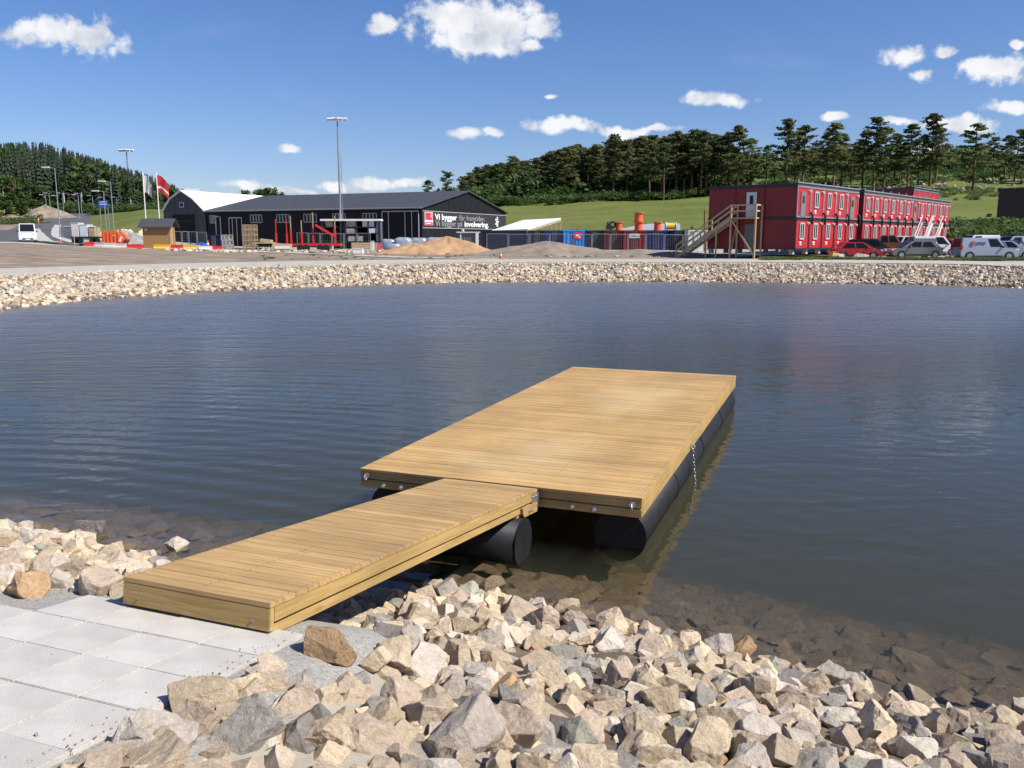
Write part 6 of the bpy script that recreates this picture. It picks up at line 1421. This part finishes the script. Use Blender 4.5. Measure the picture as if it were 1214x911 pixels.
# road sign
x = X(126, 120); t = empty('road_sign', (x, 120, gz(x, 120)), 0, 'blue road sign panel on two posts below the spruce hill', 'road sign'); zz = Zp(238, 120) - gz(x, 120)
for dx in (-.55, .55): q = MB(); q.tube((dx, 0, 0), (dx, 0, zz), .05, n=8); q.build('post', M['galv'], t)
q = MB(); q.box((0, -.07, zz - .5), (1.35, .04, 1.0)); q.build('panel', M['bluetarp'], t); q = MB(); q.box((0, -.095, zz - .5), (1.0, .012, .09)); q.box((0, -.095, zz - .2), (.8, .012, .09)); q.build('sign_mark', M['white'], t)
# pallets
def pallets(px0, px1, ytop, Y, n_, m, label):
    x0, x1 = X(px0, Y), X(px1, Y); w = x1 - x0; xm = (x0 + x1) / 2; z = gz(xm, Y); H = Zp(ytop, Y) - z; h = H / n_
    for k in range(n_):
        q = MB(); a_ = rng.gauss(0, .03)
        for y in (-.5, 0, .5): q.box((0, y, h * .09), (w, .12, h * .16))
        for x_ in (-w / 2 + .06, 0, w / 2 - .06):
            for y in (-.5, .5): q.box((x_, y, h * .5), (.09, .09, h * .72))
        for zz in (.30, .52, .74): q.box((0, -.53, h * zz), (w, .03, h * .10)); q.box((0, .53, h * zz), (w, .03, h * .10))
        for y in (-.5, -.25, 0, .25, .5): q.box((0, y, h * .92), (w, .13, h * .12))
        o = q.build('pallet_crate', m, None); o.location = (xm + rng.gauss(0, .03), Y, z + h * k + .002); o.rotation_euler = (0, 0, a_)
        nm = ('bottom', 'second', 'third', 'fourth', 'topmost')[k if n_ == 5 else (k if k < n_ - 1 else 4)]
        tag(o, f'{nm} {label}', 'crate', 'stacked pallet crates in the yard')
pallets(289.5, 304.5, 266.5, 96, 5, M['crate'], 'timber crate of the tall stack in front of the black hall')
pallets(264.5, 275, 278.5, 95, 3, M['crategrey'], 'greyish crate of the low stack by the dark blue container')
# trestles and boards
x = X(313, 94); t = empty('saw_trestle', (x, 94, gz(x, 94)), 0, 'green legged trestle carrying curled tan boards', 'trestle')
for dx in (-.7, -.1, .5):
    for s in (-1, 1): q = MB(); q.bar((dx + s * .3, s * .3, 0), (dx - s * .05, 0, .85), .06, .06); q.build('leg', mat('green_steel', (.10, .17, .12), .6, .2, 4) if 'gs' not in M else M['gs'], t)
q = MB(); q.box((.0, 0, .92), (2.2, .9, .12)); q.box((.25, 0, 1.15), (1.2, .8, .32), M=Matrix.Rotation(.12, 3, 'Y')); q.build('boards', M['rawwood'], t)
x = X(334, 93); t = empty('board_stack', (x, 93, gz(x, 93)), R(3), 'short stack of tan boards with a white edge beside the trestle', 'board stack')
q = MB(); q.box((0, 0, .5), (1.9, 1.0, .7), M=Matrix.Rotation(.06, 3, 'Y')); q.build('boards', M['rawwood'], t); q = MB(); q.box((.1, -.52, .45), (1.6, .05, .28)); q.build('white_board', M['white'], t); q = MB(); q.box((0, 0, .07), (2.0, .9, .13)); q.build('bearer', M['crate'], t)
# stake trailer
Yt = 95; x = X(343, Yt); z = gz(x, Yt); t = empty('stake_trailer', (x, Yt, z), 0, 'long red trailer with tall red stakes and a slanting red boom', 'trailer'); w = X(402, Yt) - x
q = MB(); q.box((w / 2, 0, .72), (w, .25, .26)); q.box((w / 2, 1.6, .72), (w, .25, .26))
for k in range(6): q.box((w * k / 5, .8, .71), (.18, 1.5, .2))
q.build('chassis', M['redpaint'], t)
for px_, yt in ((345.2, 256), (353.7, 261), (371.5, 252), (397.5, 256)):
    xx = X(px_, Yt) - x; yb_ = .0 if px_ != 353.7 else 1.6; hh_ = Zp(yt, Yt) - z
    q = MB(); q.bar((xx, yb_ - .02, .7), (xx, yb_ - .02, hh_ * .62), .17, .17); q.build('stake', M['redpaint'], t); q = MB(); q.bar((xx, yb_ - .02, hh_ * .62), (xx, yb_ - .02, hh_), .09, .09); q.build('stake_tip', M['crate'], t)
q = MB(); q.bar((X(375, Yt) - x, -.3, Zp(267, Yt) - z), (X(398.5, Yt) - x, -.2, Zp(281, Yt) - z), .22, .22); q.build('boom', M['redpaint'], t)
for k in (.22, .34, .62, .74): q = MB(); q.tube((w * k, -.25, .36), (w * k, .12, .36), .36, n=14); q.build('wheel', M['tyre'], t)
for px_, yt in ((327.5, 260), (340.2, 261)):
    xx = X(px_, 98); q = MB(); zz = gz(xx, 98); q.bar((xx, 98, zz), (xx, 98, zz + (Zp(yt, 98) - zz) * .55), .18, .18); q.bar((xx, 98, zz + (Zp(yt, 98) - zz) * .55), (xx, 98, Zp(yt, 98)), .09, .09); tag(q.build('red_stake', M['redpaint']), 'upright red stake ' + ('beside the trestle' if px_ < 330 else 'close to the red trailer'), 'stake')
# storage rack
Yr = 103; x = X(382, Yr); z = gz(x, Yr); t = empty('storage_rack', (x, Yr, z), 0, 'black open storage rack with a white top and shelves of timber', 'storage rack'); w = X(450.5, Yr) - x; H = Zp(261, Yr) - z
q = MB(); q.box((w / 2, .8, H), (w + .3, 1.9, .22)); q.build('roof', M['white'], t)
for k in range(6): q = MB(); q.box((w * k / 5, .05, H / 2), (.13, .13, H - .12)); q.build('upright', M['blacktrim'], t)
q = MB(); q.box((w - .2, .8, H / 2), (.5, 1.5, H - .14)); q.build('side_panel', mat('slate_panel', (.10, .115, .14), .6, .1, 1), t)
for lv_ in (.27, .55, .76): q = MB(); q.box((w / 2, .8, H * lv_), (w - .2, 1.5, .09)); q.build('shelf', M['blacktrim'], t)
q = MB(); q.box((w / 2, 1.6, H / 2), (w, .06, H - .14)); q.build('back_panel', M['darkvoid'], t)
for i, (f0, f1, lv_, hh_, m_, lab) in enumerate(((.06, .22, .76, .75, M['crate'], 'brown timber bundle high in the rack, at its open end'), (.42, .60, .76, .7, M['crategrey'], 'grey timber bundle high in the middle of the rack'), (.70, .90, .76, .7, M['palegrey'], 'pale wrapped bundle high in the rack beside the slate panel'), (.42, .58, .55, .5, M['crategrey'], 'grey plank bundle on the middle shelf of the rack'), (.80, .92, .55, .55, M['palegrey'], 'pale box on the middle shelf of the rack'), (.45, .70, .27, .6, M['crategrey'], 'long grey bundle on the lowest shelf of the rack'))):
    o = MB(); zb_ = H * lv_ + .047
    for r_ in range(3): o.box(((f0 + f1) / 2 * w + rng.gauss(0, .03), .55, zb_ + hh_ * (r_ + .5) / 3), ((f1 - f0) * w, .9, hh_ / 3 - .012))
    q = o.build('timber_bundle', m_, None); q.location = (x, Yr, z); tag(q, lab, 'bundle')
o = MB()
for r_ in range(4): o.box((.5 * 3.4, .4, .12 + .22 * r_), (3.3, .9, .2))
q = o.build('timber_bundle', M['rawwood'], None); q.location = (X(416, 99), 99, gz(X(416, 99), 99)); tag(q, 'long tan timber bundle lying in front of the storage rack', 'bundle')
# wrapped bales
for i, (px_, w_px, h_, Y) in enumerate(((461, 17, 1.25, 103), (478, 21, 1.5, 102), (497, 21, 1.45, 103), (515, 20, 1.5, 102.5), (466, 18, .75, 100))):
    x = X(px_, Y); w_ = w_px / 1031.5 * Y; bm = bmesh.new(); bmesh.ops.create_cube(bm, size=1.0); bmesh.ops.subdivide_edges(bm, edges=bm.edges[:], cuts=5, use_grid_fill=True)
    for v_ in bm.verts:
        c = v_.co * 2; rr = (abs(c.x) ** 4 + abs(c.y) ** 4 + abs(c.z) ** 4) ** .25; v_.co = Vector((c.x / rr * w_ / 2, c.y / rr * .9, (c.z / rr * .5 + .5) * h_)); v_.co += Vector((0, 0, mnoise.noise(v_.co * 2.2 + Vector((i * 7, 0, 0))) * .16)) + Vector((mnoise.noise(v_.co * 3 + Vector((9, i, 0))) * .08, 0, 0))
    me = bpy.data.meshes.new('wrapped_bale'); bm.to_mesh(me); bm.free(); me.materials.append(M['foil']); me.polygons.foreach_set('use_smooth', [True] * len(me.polygons))
    o = bpy.data.objects.new('wrapped_bale', me); col.objects.link(o); o.location = (x, Y, gz(x, Y) - .05)
    tag(o, ('silver wrapped bale next to the storage rack', 'bulky silver wrapped bale under the open gateway', 'silver wrapped bale between the gateway and the sand heap', 'silver wrapped bale half hidden by the sand heap', 'low silver bale lying before the others')[i], 'bale', 'silver wrapped bales')
def block(nm, px0, px1, y0, y1, Y, m, label, cat, depth=.8, rot=0.0):
    x0, x1 = X(px0, Y), X(px1, Y); z = gz((x0 + x1) / 2, Y); h = max(.25, (y1 - y0) / 1031.5 * Y); o = MB(); w = x1 - x0
    o.box((0, 0, h / 2), (w, depth, h)); o.box((0, 0, h + .03), (w + .06, depth + .06, .06)); o.box((-w * .3, 0, -.02), (.12, depth, .08)); q = o.build(nm, m, None, bevel=.025); q.location = ((x0 + x1) / 2, Y, z + .04); q.rotation_euler = (0, rot * .4, rot); return tag(q, label, cat)
block('white_block', 418.5, 430, 295.5, 301, 86, M['white'], 'white square block on the ground in front of the storage rack', 'block')
block('white_crate', 383, 394, 283.5, 289, 97, M['offwhite'], 'white crate behind the red trailer chassis', 'crate')
block('tall_box', 439, 443, 285, 296, 96, M['offwhite'], 'narrow cream upright box at the end of the tan timber bundle', 'box', .5)
block('yellow_box', 985, 989.5, 296, 303.5, 76, M['yellow'], 'yellow and white box tipped over beside the red hatchback', 'box', .5, .35)
block('feed_box', 1168.5, 1172, 257, 260, 165, M['blacktrim'], 'small black box standing alone in the field by the brown barn', 'box')
block('pipe_box', 447.0, 452, 287, 296, 97, M['pinkplastic'], 'pinkish red bundle standing between the rack and the silver bales', 'bundle', .5, .2)
for i, (px_, Y, s_) in enumerate(((997, 73.6, .42), (1021, 73.4, .48), (1026, 73.7, .36), (992, 74, .3))):
    x = X(px_, Y); o = bpy.data.objects.new('pale_boulder', ROCKMESH[i * 3 + 1]); col.objects.link(o); o.location = (x, Y, gz(x, Y) + s_ * .35); o.scale = (s_, s_, s_); o.rotation_euler = (.2, .1, i)
    o.material_slots[0].link = 'OBJECT'; o.material_slots[0].material = ROCKM[5]; tag(o, ('pale boulder in the weeds behind the yellow box', 'largest pale boulder in the weeds under the red hatchback', 'smaller pale boulder touching the largest one by the hatchback', 'smallest pale boulder beside the yellow box')[i], 'boulder', 'pale boulders by the red hatchback')
# blue tarpaulin
x = X(236, 99); q = MB(); V = []; F = []
for i in range(10):
    for j in range(6): V.append((i * .28 - 1.2, j * .3 - .7, .55 + .28 * math.sin(i * .9 + j) * .5 + .22 * math.cos(j * 1.3) - .06 * (i - 4.5) ** 2 * .12 - (.45 if i in (0, 9) or j in (0, 5) else 0)))
for i in range(9):
    for j in range(5): F.append((i * 6 + j, (i + 1) * 6 + j, (i + 1) * 6 + j + 1, i * 6 + j + 1))
q.add(V, F); o = q.build('tarpaulin', M['bluetarp'], None, smooth=True); o.location = (x, 99, gz(x, 99)); tag(o, 'crumpled bright blue tarpaulin behind the low gravel heap', 'tarpaulin')
# marker stakes
for i, (px_, yt, yb_, Y) in enumerate(((651, 297, 306, 77), (428, 302, 309, 79), (88, 285, 297, 88))):
    x = X(px_, Y); z = gz(x, Y); q = MB(); hh_ = (yb_ - yt) / 1031.5 * Y + .1; q.box((0, 0, hh_ / 2), (.055, .055, hh_)); q.add([(-.027, -.027, hh_), (.027, -.027, hh_), (.027, .027, hh_), (-.027, .027, hh_), (0, 0, hh_ + .06)], [(0, 1, 4), (1, 2, 4), (2, 3, 4), (3, 0, 4)]); o = q.build('survey_stake', M['rawwood'], None); o.location = (x, Y, z)
    tag(o, ('thin timber survey stake on the broad soil mound', 'thin timber survey stake beside the gravel path', 'thin timber survey stake near the road')[i], 'survey stake', 'survey stakes')

# ---- lumps of soil, stone and offcuts lying about the yard
VX, FX, MI = [], [], []; voff = 0
for i in range(520):
    px = tr.uniform(195, 455) if i % 3 else tr.uniform(560, 850); Y = tr.uniform(89, 99) if px < 460 else tr.uniform(80, 94); x = X(px, Y)
    add_lo(x, Y, gz(x, Y) + .03, tr.uniform(.06, .30) * (1 if px < 460 else .6), int(tr.choice([0, 1, 2, 6, 8, 9, 10])), None, .6)
o = mesh_np('yard_rubble', np.concatenate(VX), np.concatenate(FX), ROCKM, MI); tag(o, 'rubble and clods lying about the building yard', kind='stuff')
